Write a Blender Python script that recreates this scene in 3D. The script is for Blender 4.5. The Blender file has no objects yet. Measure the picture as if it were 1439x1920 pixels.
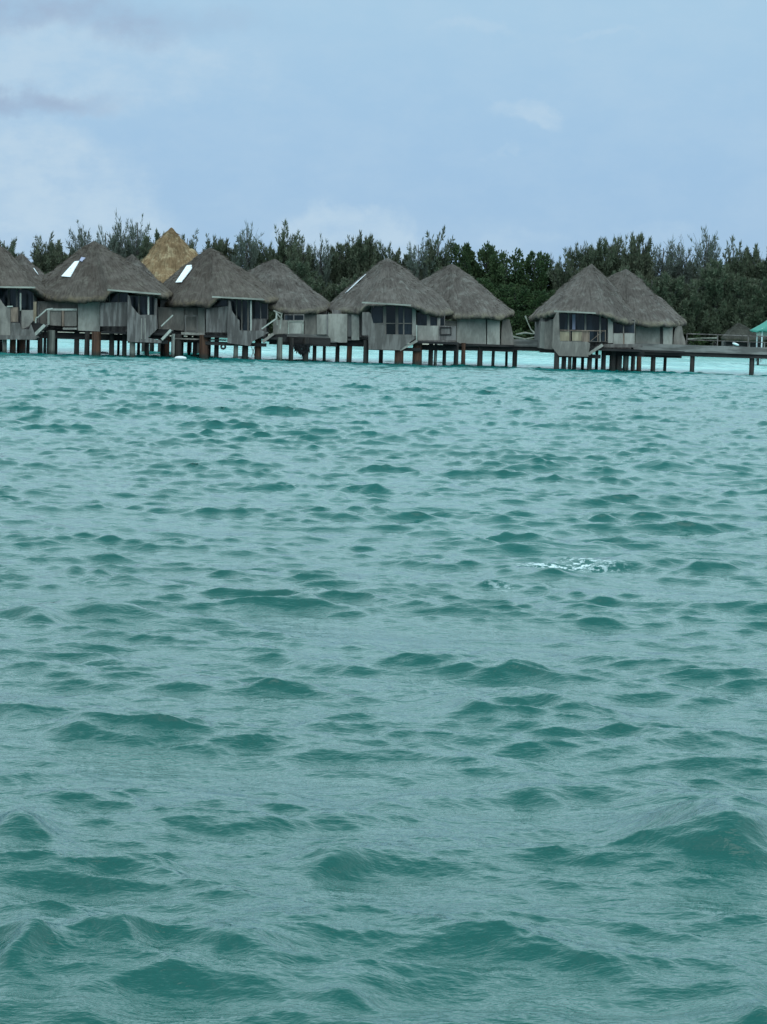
import bpy, math, random
import numpy as np
from mathutils import Vector, noise
from mathutils.bvhtree import BVHTree

R = random.Random(7)
S = bpy.context.scene
COL = S.collection

# ---------------------------------------------------------------- camera
CAM_H = 3.0
F = 4160.0                      # focal length in photo pixels (1439 x 1920)
CX, CY = 719.5, 960.0
PITCH = math.atan(355.0 / F)
ROLL = math.radians(1.9)
CAM = Vector((0, 0, CAM_H))
fw = Vector((0, math.cos(PITCH), -math.sin(PITCH)))
rw = Vector((1, 0, 0))
uw = rw.cross(fw)
rc = rw * math.cos(ROLL) + uw * math.sin(ROLL)
uc = uw * math.cos(ROLL) - rw * math.sin(ROLL)
cd = bpy.data.cameras.new('camera')
cam = bpy.data.objects.new('camera', cd)
COL.objects.link(cam)
from mathutils import Matrix
M3 = Matrix((rc, uc, -fw)).transposed()
cam.matrix_world = Matrix.Translation(CAM) @ M3.to_4x4()
cd.sensor_fit = 'VERTICAL'
cd.sensor_height = 24.0
cd.lens = 24.0 * F / 1920.0
cd.clip_start = 0.1
cd.clip_end = 20000
S.camera = cam

def ray(px, py):
    return (fw * F + rc * (px - CX) - uc * (py - CY)).normalized()

def W(px, py, Y):
    d = ray(px, py)
    return CAM + d * (Y / d.y)

# ---------------------------------------------------------------- sky, sun, exposure
SUN_EL, SUN_AZ = 52.0, 155.0     # behind the viewer, to the right (azimuth from +Y, clockwise)
world = bpy.data.worlds.new('World')
S.world = world
world.use_nodes = True
nt = world.node_tree
nt.nodes.clear()

class NT:
    def __init__(s, t):
        s.t = t
    def n(s, typ, **kw):
        nd = s.t.nodes.new(typ)
        for k, v in kw.items():
            setattr(nd, k, v)
        return nd
    def link(s, a, b):
        s.t.links.new(a, b)
    def val(s, sock, v):
        if hasattr(v, 'is_output') or isinstance(v, bpy.types.NodeSocket):
            s.link(v, sock)
        else:
            sock.default_value = v
    def math(s, op, a, b=0.0, c=0.0, clamp=False):
        nd = s.n('ShaderNodeMath', operation=op, use_clamp=clamp)
        s.val(nd.inputs[0], a); s.val(nd.inputs[1], b)
        if len(nd.inputs) > 2: s.val(nd.inputs[2], c)
        return nd.outputs[0]
    def mix(s, f, a, b, blend='MIX'):
        nd = s.n('ShaderNodeMix', data_type='RGBA', blend_type=blend)
        s.val(nd.inputs[0], f)
        s.val(nd.inputs[6], a if not isinstance(a, tuple) else (*a, 1)[:4])
        s.val(nd.inputs[7], b if not isinstance(b, tuple) else (*b, 1)[:4])
        return nd.outputs[2]
    def noise(s, vec, scale, detail=4, rough=0.55, dist=0.0):
        nd = s.n('ShaderNodeTexNoise')
        if vec is not None: s.link(vec, nd.inputs['Vector'])
        nd.inputs['Scale'].default_value = scale
        nd.inputs['Detail'].default_value = detail
        nd.inputs['Roughness'].default_value = rough
        nd.inputs['Distortion'].default_value = dist
        return nd.outputs['Fac']
    def ramp(s, f, lo, hi, a=0.0, b=1.0, smooth=True):
        nd = s.n('ShaderNodeMapRange', interpolation_type='SMOOTHSTEP' if smooth else 'LINEAR')
        s.val(nd.inputs[0], f)
        nd.inputs[1].default_value = lo; nd.inputs[2].default_value = hi
        nd.inputs[3].default_value = a; nd.inputs[4].default_value = b
        return nd.outputs[0]
    def mapping(s, vec, sc=(1, 1, 1), rot=(0, 0, 0), loc=(0, 0, 0)):
        nd = s.n('ShaderNodeMapping')
        s.link(vec, nd.inputs[0])
        nd.inputs['Scale'].default_value = sc
        nd.inputs['Rotation'].default_value = rot
        nd.inputs['Location'].default_value = loc
        return nd.outputs[0]

w = NT(nt)
sky = w.n('ShaderNodeTexSky', sky_type='NISHITA', sun_disc=False,
          sun_elevation=math.radians(SUN_EL), sun_rotation=math.radians(SUN_AZ))
sky.air_density = 1.0; sky.dust_density = 1.0; sky.ozone_density = 1.0
tc = w.n('ShaderNodeTexCoord')
sep = w.n('ShaderNodeSeparateXYZ'); w.link(tc.outputs['Generated'], sep.inputs[0])
az = w.math('ARCTAN2', sep.outputs[0], sep.outputs[1])
el = w.math('ARCSINE', sep.outputs[2])
cmb = w.n('ShaderNodeCombineXYZ'); w.link(az, cmb.inputs[0]); w.link(el, cmb.inputs[1])
sv = cmb.outputs[0]
n5 = w.noise(w.mapping(sv, (1, 1.6, 1), loc=(5, 5, 0)), 40, 6, 0.62)
n1 = w.noise(sv, 21, 6, 0.6)
n2 = w.noise(w.mapping(sv, (1, 1, 1), loc=(3.1, 1.7, 0)), 21, 6, 0.6)
n3 = w.noise(w.mapping(sv, (1, 2.4, 1), loc=(7, 2, 1)), 7.5, 5, 0.55)
azd = w.math('ADD', az, w.math('MULTIPLY', w.math('SUBTRACT', n1, 0.5), 0.057))
eld = w.math('ADD', el, w.math('MULTIPLY', w.math('SUBTRACT', n2, 0.5), 0.045))
def blob(px, py, rx, ry, e0=1.0, e1=0.6):
    d = ray(px, py)
    a0, l0 = math.atan2(d.x, d.y), math.asin(d.z)
    u = w.math('DIVIDE', w.math('SUBTRACT', azd, a0), rx / F)
    v = w.math('DIVIDE', w.math('SUBTRACT', eld, l0), ry / F)
    r2 = w.math('SQRT', w.math('ADD', w.math('MULTIPLY', u, u), w.math('MULTIPLY', v, v)))
    return w.ramp(r2, e1, e0, 1.0, 0.0)
# blue sky thinned by a milky veil
K = 1.0 / 0.10
col = w.mix(0.90, sky.outputs[0], (0.335 * K, 0.537 * K, 0.775 * K))
elr = w.ramp(el, 0.045, 0.17)
col = w.mix(w.math('MULTIPLY', elr, 0.75), col, (0.42 * K, 0.63 * K, 0.79 * K))
col = w.mix(w.ramp(n3, 0.40, 0.75, 0, 0.30), col, (0.50 * K, 0.66 * K, 0.80 * K))
hi = w.math('MULTIPLY', w.ramp(el, 0.15, 0.36), w.ramp(el, 0.75, 1.35, 1.0, 0.35))  # unseen bright sky band above the view, added so the water reflects paler
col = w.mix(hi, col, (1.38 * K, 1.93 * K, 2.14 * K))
WH = (0.50 * K, 0.66 * K, 0.80 * K)
GR = (0.32 * K, 0.43 * K, 0.60 * K)
for b in [(10, 420, 325, 225, 1.0, 0.72, 0.75, WH), (120, 120, 480, 110, 1.0, 0.5, 0.6, WH),
          (665, 455, 140, 100, 1.0, 0.70, 0.70, WH), (985, 222, 85, 30, 1.0, 0.5, 0.55, WH),
          (920, 303, 30, 12, 1.0, 0.3, 0.3, WH), (980, 450, 90, 40, 1.0, 0.4, 0.25, WH),
          (900, 35, 110, 22, 1.0, 0.3, 0.35, WH), (1130, 65, 90, 14, 1.0, 0.3, 0.3, WH),
          (1250, 430, 110, 30, 1.0, 0.4, 0.2, WH),
          (40, 186, 240, 34, 1.1, 0.2, 0.75, GR), (150, 22, 400, 52, 1.15, 0.2, 0.72, GR),
          (440, 45, 90, 46, 1.1, 0.2, 0.25, GR)]:
    f = w.math('MULTIPLY', blob(b[0], b[1], b[2], b[3], b[4], b[5]), b[6])
    f = w.math('MULTIPLY', f, w.ramp(w.math('ADD', w.math('MULTIPLY', n3, 0.5), w.math('MULTIPLY', n5, 0.5)), 0.36, 0.60, 0.35, 1.25))
    col = w.mix(f, col, b[7])
col = w.mix(w.ramp(n5, 0.35, 0.7, 0, 0.16), col, WH)
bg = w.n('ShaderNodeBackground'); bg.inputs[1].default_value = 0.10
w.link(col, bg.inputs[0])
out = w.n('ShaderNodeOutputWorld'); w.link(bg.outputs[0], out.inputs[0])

sd = bpy.data.lights.new('sun', 'SUN')
sd.energy = 0.4; sd.angle = math.radians(35); sd.color = (1.0, 0.96, 0.90)
so = bpy.data.objects.new('sun', sd); COL.objects.link(so)
se, sa = math.radians(SUN_EL), math.radians(SUN_AZ)
sdir = Vector((math.sin(sa) * math.cos(se), math.cos(sa) * math.cos(se), math.sin(se)))
so.rotation_euler = sdir.to_track_quat('Z', 'Y').to_euler()

S.view_settings.view_transform = 'Standard'
S.view_settings.look = 'None'
S.view_settings.exposure = 0.0
S.view_settings.gamma = 1.0
S.cycles.max_bounces = 6
S.cycles.use_denoising = True

# ---------------------------------------------------------------- materials
def mat(name, build):
    m = bpy.data.materials.new(name); m.use_nodes = True
    t = NT(m.node_tree)
    b = m.node_tree.nodes['Principled BSDF']
    build(t, b)
    return m

def objvec(t):
    return t.n('ShaderNodeTexCoord').outputs['Object']

def geo(t):
    return t.n('ShaderNodeNewGeometry').outputs['Position']

def bump(t, b, h, strength, dist):
    bn = t.n('ShaderNodeBump'); bn.inputs['Strength'].default_value = strength
    bn.inputs['Distance'].default_value = dist
    t.link(h, bn.inputs['Height']); t.link(bn.outputs[0], b.inputs['Normal'])

def thatch(c_a, c_b, c_c, edge):
    def f(t, b):
        uv = t.n('ShaderNodeTexCoord').outputs['UV']
        p = geo(t)
        st = t.noise(t.mapping(uv, (5.5, 0.9, 1)), 1.0, 6, 0.65, 0.3)
        st2 = t.noise(t.mapping(uv, (14, 3.0, 1), loc=(4, 2, 0)), 1.0, 3, 0.6)
        big = t.noise(p, 0.55, 5, 0.6, 0.4)
        pat = t.noise(t.mapping(p, loc=(9, 3, 5)), 1.6, 5, 0.7, 0.6)
        c = t.mix(t.ramp(big, 0.35, 0.65), c_a, c_b)
        c = t.mix(t.ramp(pat, 0.48, 0.70, 0, 0.60), c, c_c)
        c = t.mix(t.ramp(st, 0.40, 0.66, 0, 0.75), c, t.mix(1.0, c, (0.52, 0.50, 0.48), 'MULTIPLY'))
        c = t.mix(t.ramp(st2, 0.55, 0.75, 0, 0.5), c, t.mix(1.0, c, (1.7, 1.7, 1.65), 'MULTIPLY'))
        s2 = t.n('ShaderNodeSeparateXYZ'); t.link(uv, s2.inputs[0])
        att = t.n('ShaderNodeAttribute', attribute_name='rim')
        rim = t.math('MULTIPLY', att.outputs['Fac'], t.ramp(pat, 0.38, 0.62, 0.0, 0.9))
        c = t.mix(rim, c, edge)
        t.link(c, b.inputs['Base Color'])
        b.inputs['Roughness'].default_value = 0.95
        b.inputs['Specular IOR Level'].default_value = 0.15
        bump(t, b, t.math('ADD', st, t.math('MULTIPLY', st2, 0.5)), 0.9, 0.10)
    return f
M = {}
M['thatch'] = mat('weathered_thatch', thatch((0.106, 0.087, 0.076), (0.146, 0.122, 0.107), (0.23, 0.215, 0.19), (0.20, 0.17, 0.12)))
M['thatch_dark'] = mat('brown_thatch', thatch((0.092, 0.072, 0.060), (0.130, 0.106, 0.090), (0.18, 0.16, 0.132), (0.17, 0.13, 0.085)))
M['thatch_olive'] = mat('dark_olive_thatch', thatch((0.045, 0.042, 0.034), (0.065, 0.06, 0.048), (0.09, 0.085, 0.07), (0.05, 0.045, 0.03)))  # darker olive thatch for the shore hut
M['thatch_gold'] = mat('golden_thatch', thatch((0.215, 0.135, 0.072), (0.31, 0.20, 0.108), (0.58, 0.46, 0.28), (0.20, 0.14, 0.08)))

def wood(c1, c2, planks=4.5, axis=0, rough=0.85, stain=0.5):
    def f(t, b):
        p = geo(t)
        sc = (planks, planks, 0.5) if axis == 0 else (0.5, 0.5, planks)
        g = t.noise(t.mapping(p, sc), 1.0, 3, 0.5)
        big = t.noise(p, 0.9, 5, 0.65, 0.3)
        fine = t.noise(t.mapping(p, tuple(v * 6 for v in sc)), 1.0, 3, 0.6)
        c = t.mix(t.ramp(g, 0.40, 0.60), tuple(v * 0.86 for v in c1), tuple(v * 1.08 for v in c2))
        c = t.mix(t.ramp(fine, 0.35, 0.7, 0, 0.40), c, t.mix(1.0, c, (0.6, 0.6, 0.6), 'MULTIPLY'))
        dk = tuple(v * 0.5 for v in c1)
        c = t.mix(t.ramp(big, 0.50, 0.75, 0, stain), c, dk)
        t.link(c, b.inputs['Base Color'])
        b.inputs['Roughness'].default_value = rough
        b.inputs['Specular IOR Level'].default_value = 0.25
        bump(t, b, g, 0.5, 0.03)
    return f
M['wall'] = mat('grey_wall_panel', wood((0.235, 0.203, 0.176), (0.285, 0.248, 0.214), 1.6, 0, 0.8, 0.45))
M['pale'] = mat('pale_panel', wood((0.345, 0.312, 0.272), (0.40, 0.364, 0.316), 1.4, 0, 0.75, 0.3))
M['wood'] = mat('weathered_planks', wood((0.138, 0.120, 0.111), (0.212, 0.190, 0.176), 4.5, 0))
M['skirt'] = mat('terrace_planks', wood((0.155, 0.136, 0.123), (0.21, 0.187, 0.17), 3.0, 0))
M['deck'] = mat('walkway_boards', wood((0.19, 0.175, 0.16), (0.27, 0.25, 0.23), 4.0, 1))
M['brown'] = mat('brown_boards', wood((0.22, 0.155, 0.12), (0.29, 0.205, 0.155), 3.0, 0))
M['tan'] = mat('tan_boards', wood((0.36, 0.28, 0.19), (0.42, 0.33, 0.23), 3.0, 0))
M['board'] = mat('pale_fascia_paint', wood((0.34, 0.33, 0.28), (0.40, 0.39, 0.33), 2.0, 1, 0.7, 0.4))
M['rail'] = mat('pale_rail', wood((0.42, 0.42, 0.36), (0.48, 0.48, 0.42), 2.0, 0, 0.7, 0.2))
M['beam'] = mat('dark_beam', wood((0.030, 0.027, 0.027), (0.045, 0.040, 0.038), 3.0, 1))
def pile(c1, c2):
    def f(t, b):
        p = geo(t)
        g = t.noise(t.mapping(p, (6, 6, 0.8)), 1.0, 4, 0.6)
        c = t.mix(t.ramp(g, 0.4, 0.62), c1, c2)
        s2 = t.n('ShaderNodeSeparateXYZ'); t.link(p, s2.inputs[0])
        c = t.mix(t.ramp(t.math('ADD', s2.outputs[2], t.math('MULTIPLY', g, 0.3)), 0.25, 0.62, 0.85, 0.0), c, (0.02, 0.028, 0.022))
        t.link(c, b.inputs['Base Color'])
        b.inputs['Roughness'].default_value = 0.8
        bump(t, b, g, 0.5, 0.03)
    return f
M['pile_dark'] = mat('dark_wet_pile', pile((0.030, 0.025, 0.022), (0.055, 0.042, 0.035)))
M['pile_rust'] = mat('rust_brown_pile', pile((0.07, 0.030, 0.018), (0.12, 0.055, 0.03)))
M['pile_grey'] = mat('grey_concrete_pile', pile((0.13, 0.13, 0.11), (0.19, 0.18, 0.15)))
M['pile_pale'] = mat('pale_pile', pile((0.26, 0.27, 0.24), (0.34, 0.34, 0.30)))
def glass(t, b):
    n = t.noise(t.mapping(geo(t), (2.0, 2.0, 0.4)), 1.0, 2, 0.5)
    c = t.mix(t.ramp(n, 0.45, 0.62), (0.010, 0.014, 0.016), (0.035, 0.045, 0.055))
    t.link(c, b.inputs['Base Color'])
    b.inputs['Roughness'].default_value = 0.12
    b.inputs['Specular IOR Level'].default_value = 0.3
M['glass'] = mat('dark_window_glass', glass)
def plain(c, rough=0.6, var=0.12, sc=3.0):
    def f(t, b):
        n = t.noise(geo(t), sc, 4, 0.6)
        cc = t.mix(t.ramp(n, 0.35, 0.65), c, tuple(v * (1 - var) for v in c))
        t.link(cc, b.inputs['Base Color']); b.inputs['Roughness'].default_value = rough
    return f
M['skylight'] = mat('white_skylight_sheet', plain((0.88, 0.89, 0.90), 0.15, 0.03))
M['skylight_blue'] = mat('violet_flashing', plain((0.36, 0.36, 0.48), 0.4))
M['canopy'] = mat('green_canopy_cloth', plain((0.035, 0.24, 0.18), 0.7, 0.25, 0.6))
M['white'] = mat('white_plastic', plain((0.80, 0.82, 0.82), 0.35))
M['rubber'] = mat('black_rubber', plain((0.02, 0.02, 0.02), 0.7))
M['net'] = mat('black_netting', plain((0.012, 0.013, 0.014), 0.95))
def foliage(c1, c2, c3):
    def f(t, b):
        p = geo(t)
        oi = t.n('ShaderNodeObjectInfo').outputs['Random']
        n = t.noise(p, 0.45, 4, 0.6)
        n2 = t.noise(p, 3.0, 2, 0.6)
        c = t.mix(t.ramp(n, 0.36, 0.62), c1, c2)
        c = t.mix(t.ramp(n2, 0.52, 0.75, 0, 0.7), c, c3)
        c = t.mix(t.math('MULTIPLY', oi, 0.45), c, t.mix(1.0, c, (0.75, 0.95, 0.85), 'MULTIPLY'))
        t.link(c, b.inputs['Base Color'])
        b.inputs['Roughness'].default_value = 0.75
        b.inputs['Specular IOR Level'].default_value = 0.2
    return f
M['needles'] = mat('casuarina_needles', foliage((0.068, 0.080, 0.048), (0.100, 0.106, 0.066), (0.23, 0.23, 0.165)))
M['needles_grey'] = mat('grey_casuarina_needles', foliage((0.095, 0.108, 0.088), (0.125, 0.135, 0.108), (0.20, 0.20, 0.165)))
M['leaves'] = mat('broad_leaves', foliage((0.035, 0.060, 0.025), (0.055, 0.080, 0.030), (0.10, 0.12, 0.055)))
M['bark'] = mat('grey_bark', plain((0.11, 0.10, 0.09), 0.9, 0.4))
M['driftwood'] = mat('bleached_driftwood', plain((0.24, 0.22, 0.18), 0.9, 0.3))

# ---------------------------------------------------------------- object helpers
def link(name, verts, faces, m, parent=None, smooth=False):
    me = bpy.data.meshes.new(name)
    me.from_pydata([tuple(v) for v in verts], [], faces)
    me.materials.append(m)
    if smooth:
        me.shade_smooth()
    me.update()
    o = bpy.data.objects.new(name, me)
    COL.objects.link(o)
    if parent is not None:
        o.parent = parent
        o.matrix_parent_inverse = Matrix.Identity(4)
        off = parent_offset(parent)
        for v in me.vertices:
            v.co = v.co - off
    return o

OFF = {}
def parent_offset(p):
    o = Vector((0, 0, 0))
    while p is not None:
        o += p.location
        p = p.parent
    return o

def thing(name, label, cat, loc, group=None):
    o = bpy.data.objects.new(name, None)
    o.empty_display_size = 0.3
    COL.objects.link(o)
    o.location = loc
    o['label'] = label; o['category'] = cat
    if group: o['group'] = group
    return o

def tag(o, label, cat, group=None):
    o['label'] = label; o['category'] = cat
    if group: o['group'] = group
    return o

class MB:
    def __init__(s): s.v = []; s.f = []
    def add(s, v, f):
        b = len(s.v); s.v += [Vector(x) for x in v]; s.f += [tuple(i + b for i in q) for q in f]
        return s
    def prism(s, pts, th):
        """front polygon (world points) extruded away from the viewer by th metres"""
        n = len(pts)
        back = [p + Vector((0, th, 0)) for p in pts]
        f = [tuple(range(n))[::-1], tuple(range(n, 2 * n))]
        for i in range(n):
            j = (i + 1) % n
            f.append((i, j, n + j, n + i))
        return s.add(pts + back, f)
    def box(s, x0, x1, y0, y1, z0, z1):
        v = [(x, y, z) for x in (x0, x1) for y in (y0, y1) for z in (z0, z1)]
        return s.add(v, [(0, 1, 3, 2), (4, 6, 7, 5), (0, 4, 5, 1), (2, 3, 7, 6), (0, 2, 6, 4), (1, 5, 7, 3)])
    def bar(s, a, b, w_, h_=None):
        a, b = Vector(a), Vector(b); h_ = h_ or w_
        d = (b - a).normalized()
        u = d.cross(Vector((0, 1, 0)));
        if u.length < 1e-3: u = Vector((1, 0, 0))
        u.normalize(); q = d.cross(u).normalized()
        v = []
        for p in (a, b):
            for i, j in ((-1, -1), (1, -1), (1, 1), (-1, 1)):
                v.append(p + u * (i * w_ / 2) + q * (j * h_ / 2))
        return s.add(v, [(0, 1, 2, 3), (7, 6, 5, 4), (0, 4, 5, 1), (1, 5, 6, 2), (2, 6, 7, 3), (3, 7, 4, 0)])
    def tube(s, path, rad, n=8):
        v = []; f = []
        for i, p in enumerate(path):
            p = Vector(p)
            a = Vector(path[max(i - 1, 0)]); c = Vector(path[min(i + 1, len(path) - 1)])
            d = (c - a).normalized()
            u = d.cross(Vector((0.13, 1, 0.07))).normalized(); q = d.cross(u)
            r = rad[i] if isinstance(rad, (list, tuple)) else rad
            for k in range(n):
                an = 2 * math.pi * k / n
                v.append(p + (u * math.cos(an) + q * math.sin(an)) * r)
        for i in range(len(path) - 1):
            for k in range(n):
                k2 = (k + 1) % n
                f.append((i * n + k, i * n + k2, (i + 1) * n + k2, (i + 1) * n + k))
        f.append(tuple(range(n))[::-1]); f.append(tuple((len(path) - 1) * n + k for k in range(n)))
        return s.add(v, f)
    def build(s, name, m, parent=None, smooth=False):
        return link(name, s.v, s.f, m, parent, smooth)

# ---------------------------------------------------------------- water (real displaced waves)
def spectrum(N, L, seed, lam_min, lam_max, wind, target, lp=3.8, spread=3.0):
    rng = np.random.default_rng(seed)
    k1 = np.fft.fftfreq(N, 1.0 / N) * 2 * np.pi / L
    kx, ky = np.meshgrid(k1, k1, indexing='ij')
    k = np.hypot(kx, ky); k[0, 0] = 1e9
    lam = 2 * np.pi / k
    kp = 2 * np.pi / lp
    ph = np.exp(-0.74 * (kp / k) ** 2) / k ** 3.75
    c = (kx * wind[0] + ky * wind[1]) / k
    sp = np.where(c > 0, np.abs(c) ** spread, 0.06 * np.abs(c) ** spread) + 0.012
    win = 1 / (1 + np.exp(-(lam - lam_min) / (0.12 * lam_min))) * 1 / (1 + np.exp((lam - lam_max) / (0.12 * lam_max)))
    a = np.sqrt(ph * sp * win)
    a[0, 0] = 0
    z = rng.normal(size=(N, N)) + 1j * rng.normal(size=(N, N))
    H = a * z
    h = np.fft.ifft2(H).real
    sc = target / h.std()
    dx = np.fft.ifft2(1j * kx / k * H).real * sc
    dy = np.fft.ifft2(1j * ky / k * H).real * sc
    return h * sc, dx, dy

def sample(fields, L, x, y, ang=0.0):
    N = fields[0].shape[0]
    ca, sa_ = math.cos(ang), math.sin(ang)
    u = ((x * ca + y * sa_) / L) % 1.0 * N
    v = ((-x * sa_ + y * ca) / L) % 1.0 * N
    i = np.floor(u).astype(int); j = np.floor(v).astype(int)
    fu, fv = u - i, v - j
    i %= N; j %= N; i2 = (i + 1) % N; j2 = (j + 1) % N
    o = []
    for f in fields:
        o.append(f[i, j] * (1 - fu) * (1 - fv) + f[i2, j] * fu * (1 - fv) + f[i, j2] * (1 - fu) * fv + f[i2, j2] * fu * fv)
    return o

WIND = np.array([-0.22, -1.0]); WIND /= np.linalg.norm(WIND)

# photo x, y of the crest, crest length and face height in photo pixels, foam
CRESTS = [(1420, 1590, 460, 140, 0), (1190, 1625, 190, 16, 0), (1060, 1335, 340, 42, 0), (640, 1625, 170, 30, 0), (430, 1800, 380, 48, 0), (210, 1790, 150, 36, 0),
          (20, 1815, 160, 45, 0), (40, 1565, 150, 46, 0), (160, 1085, 90, 34, 0), (265, 1100, 130, 24, 0), (255, 1158, 300, 46, 0), (70, 1160, 150, 34, 0),
          (890, 1226, 130, 26, 0), (600, 976, 200, 20, 0), (1100, 1066, 330, 26, 1.0), (1370, 1078, 180, 30, 0), (960, 1105, 160, 14, 0.45), (1290, 882, 170, 28, 0), (1060, 878, 180, 20, 0),
          (715, 824, 130, 14, 0), (560, 1300, 190, 22, 0), (1000, 1018, 130, 20, 0), (1190, 1018, 170, 18, 0), (180, 1384, 160, 26, 0), (350, 1366, 120, 22, 0), (780, 1500, 140, 28, 0),
          (990, 1498, 170, 24, 0), (1300, 1468, 130, 24, 0), (1395, 1905, 130, 50, 0), (60, 1880, 260, 50, 0), (600, 1868, 260, 46, 0), (110, 735, 230, 10, 0), (460, 712, 150, 8, 0),
          (880, 1340, 120, 26, 0), (1150, 1210, 150, 16, 0), (560, 1140, 130, 18, 0), (30, 885, 120, 14, 0), (320, 925, 150, 14, 0), (1150, 750, 170, 9, 0), (620, 845, 140, 10, 0)]
def build_water():
    ys = [7.0]
    while ys[-1] < 4000:
        y = ys[-1]
        if y < 90: d = max(0.0019 * y, 0.014)
        elif y < 190: d = 0.171
        else: d = 0.171 * (y / 190) ** 2.2
        ys.append(y + d)
    ys = np.array(ys)
    th = [0.0]
    while th[-1] < 1.1:
        a = th[-1]
        th.append(a + (0.00048 if a < 0.20 else min(0.00048 * math.exp((a - 0.20) * 12), 0.03)))
    th = np.array(th); th = np.concatenate([-th[:0:-1], th])
    X = ys[:, None] * np.tan(th)[None, :]
    Y = np.repeat(ys[:, None], len(th), 1)
    # the sheet also runs on behind the camera
    x, y = X.ravel(), Y.ravel()
    A = spectrum(2048, 83.0, 11, 0.55, 2.2, WIND, 0.0225, lp=1.6, spread=4.0)
    SW = spectrum(1024, 111.0, 31, 1.5, 14.0, WIND, 0.033, lp=3.4, spread=6.0)
    B = spectrum(1024, 23.0, 5, 0.20, 0.70, WIND, 0.0150, spread=3.0)
    Cc = spectrum(1024, 6.1, 9, 0.03, 0.16, WIND, 0.0020, spread=2.0)
    G = spectrum(512, 83.0, 21, 5.0, 26.0, np.array([0.5, -0.9]), 1.0, lp=16.0, spread=0.5)
    r = np.hypot(x, y)
    wa = np.clip(1.25 - r / 600, 0.0, 1.0)
    wb = np.clip(1.0 - (r - 100) / 90, 0.0, 1)
    wc = np.clip(1.0 - (r - 14) / 30, 0.0, 1)
    a = sample(A, 83.0, x * 0.88, y * 1.05); b = sample(B, 23.0, x * 0.85, y * 1.05, 0.2); c = sample(Cc, 6.1, x, y, -0.2)
    # gusts: patches of rougher and calmer water
    g = np.clip(0.95 + 0.16 * sample(G[:1], 83.0, x * 0.9, y * 0.55, 0.5)[0], 0.4, 1.6)
    wa = wa * g * np.interp(y, [12, 60, 150], [0.85, 0.95, 1.05])
    lee = np.where(y > 168, np.clip(1 - (y - 168) / 30, 0.45, 1), 1.0)
    sw = sample(SW, 111.0, x * 0.72, y * 1.05, 0.08)
    wa = wa * np.clip(1.0 + 0.30 * sw[0] / 0.033, 0.3, 1.8)      # short chop rides steeper on the swell crests
    wb = wb * np.clip(1.0 + 0.25 * sw[0] / 0.033, 0.4, 1.6)
    wb = wb * np.interp(y, [10, 40], [0.85, 1.1])
    ws = np.clip(1.2 - r / 700, 0, 1) * lee
    h = (a[0] * wa + b[0] * wb + c[0] * wc) * lee
    ch = 1.05
    dx = (a[1] * wa + b[1] * wb * 0.9 + c[1] * wc * 0.6) * ch * lee
    dy = (a[2] * wa + b[2] * wb * 0.9 + c[2] * wc * 0.6) * ch * lee
    h = h + (sw[0] + 2.2 * np.maximum(sw[0], 0) ** 2) * ws
    dx = dx + sw[1] * 0.9 * ws
    dy = dy + sw[2] * 0.9 * ws - 0.25 * sw[0] * ws            # leeward faces lean over
    # the larger breaking crests that stand out in the photograph
    foam = np.zeros_like(h)
    for i, (px, py, wpx, fpx, fo) in enumerate(CRESTS):
        d = ray(px, py); tt = -CAM_H / d.z
        x0, y0 = d.x * tt, d.y * tt
        dep = py - (605 + 0.0332 * (px - 719.5))
        sx = wpx * 3.0 / dep * 0.5
        H = min(0.35, fpx * 3.0 / dep * 0.75)
        slant = 0.16 if i % 3 else -0.10
        m = (np.abs(x - x0) < sx * 3.2) & (np.abs(y - y0) < 2.5 + sx)
        xm, ym = x[m], y[m]
        yc = y0 - slant * (xm - x0) + 0.10 * sx * np.sin((xm - x0) / sx * 2.7 + i) + 0.05 * np.sin((xm - x0) * 9 + i * 2)
        s_ = ym - yc
        Lf, Lb = 1.25 * H + 0.03, 3.0 * H + 0.08
        prof = np.where(s_ < 0, np.exp(-(np.abs(s_) / Lf) ** 1.7), np.exp(-(np.abs(s_) / Lb) ** 1.25))
        env = np.exp(-np.abs((xm - x0) / sx) ** 2.4) * (0.85 + 0.3 * np.sin(xm * 5 / sx * 0.6 + i * 1.3))
        h[m] += H * prof * env
        dy[m] += -0.22 * H * prof * env
        if fo:
            foam[m] = np.maximum(foam[m], fo * np.exp(-((s_ + .1) / (0.9 * H + .16)) ** 2) * np.exp(-np.abs((xm - x0 + 0.25 * sx) / (sx * 0.6)) ** 2))
    co = np.stack([x + dx, y + dy, h], 1)
    P = co.reshape(X.shape + (3,))
    nr, nc = X.shape
    idx = np.arange(nr * nc).reshape(nr, nc)
    q = np.stack([idx[:-1, :-1], idx[:-1, 1:], idx[1:, 1:], idx[1:, :-1]], -1).reshape(-1, 4)
    me = bpy.data.meshes.new('lagoon_water')
    me.vertices.add(len(co)); me.vertices.foreach_set('co', co.astype(np.float32).ravel())
    me.loops.add(q.size); me.loops.foreach_set('vertex_index', q.astype(np.int32).ravel())
    me.polygons.add(len(q)); me.polygons.foreach_set('loop_start', np.arange(0, q.size, 4, dtype=np.int32))
    me.update(calc_edges=True)
    me.shade_smooth()
    at = me.attributes.new('foam', 'FLOAT', 'POINT')
    at.data.foreach_set('value', foam.ravel().astype(np.float32))
    o = bpy.data.objects.new('lagoon_water', me); COL.objects.link(o)
    o['kind'] = 'structure'
    me.materials.append(M['water'])
    # coarse continuation under and behind the viewer
    b2 = MB().add([(-8, -400, -0.02), (400, -400, -0.02), (400, 7.0, -0.02), (-8, 7.0, -0.02)], [(0, 1, 2, 3)])
    b2.add([(-400, -400, -0.02), (-8, -400, -0.02), (-8, 7.0, -0.02), (-400, 7.0, -0.02)], [(0, 1, 2, 3)])
    o2 = b2.build('lagoon_water_behind', M['water']); o2['kind'] = 'structure'

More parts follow.
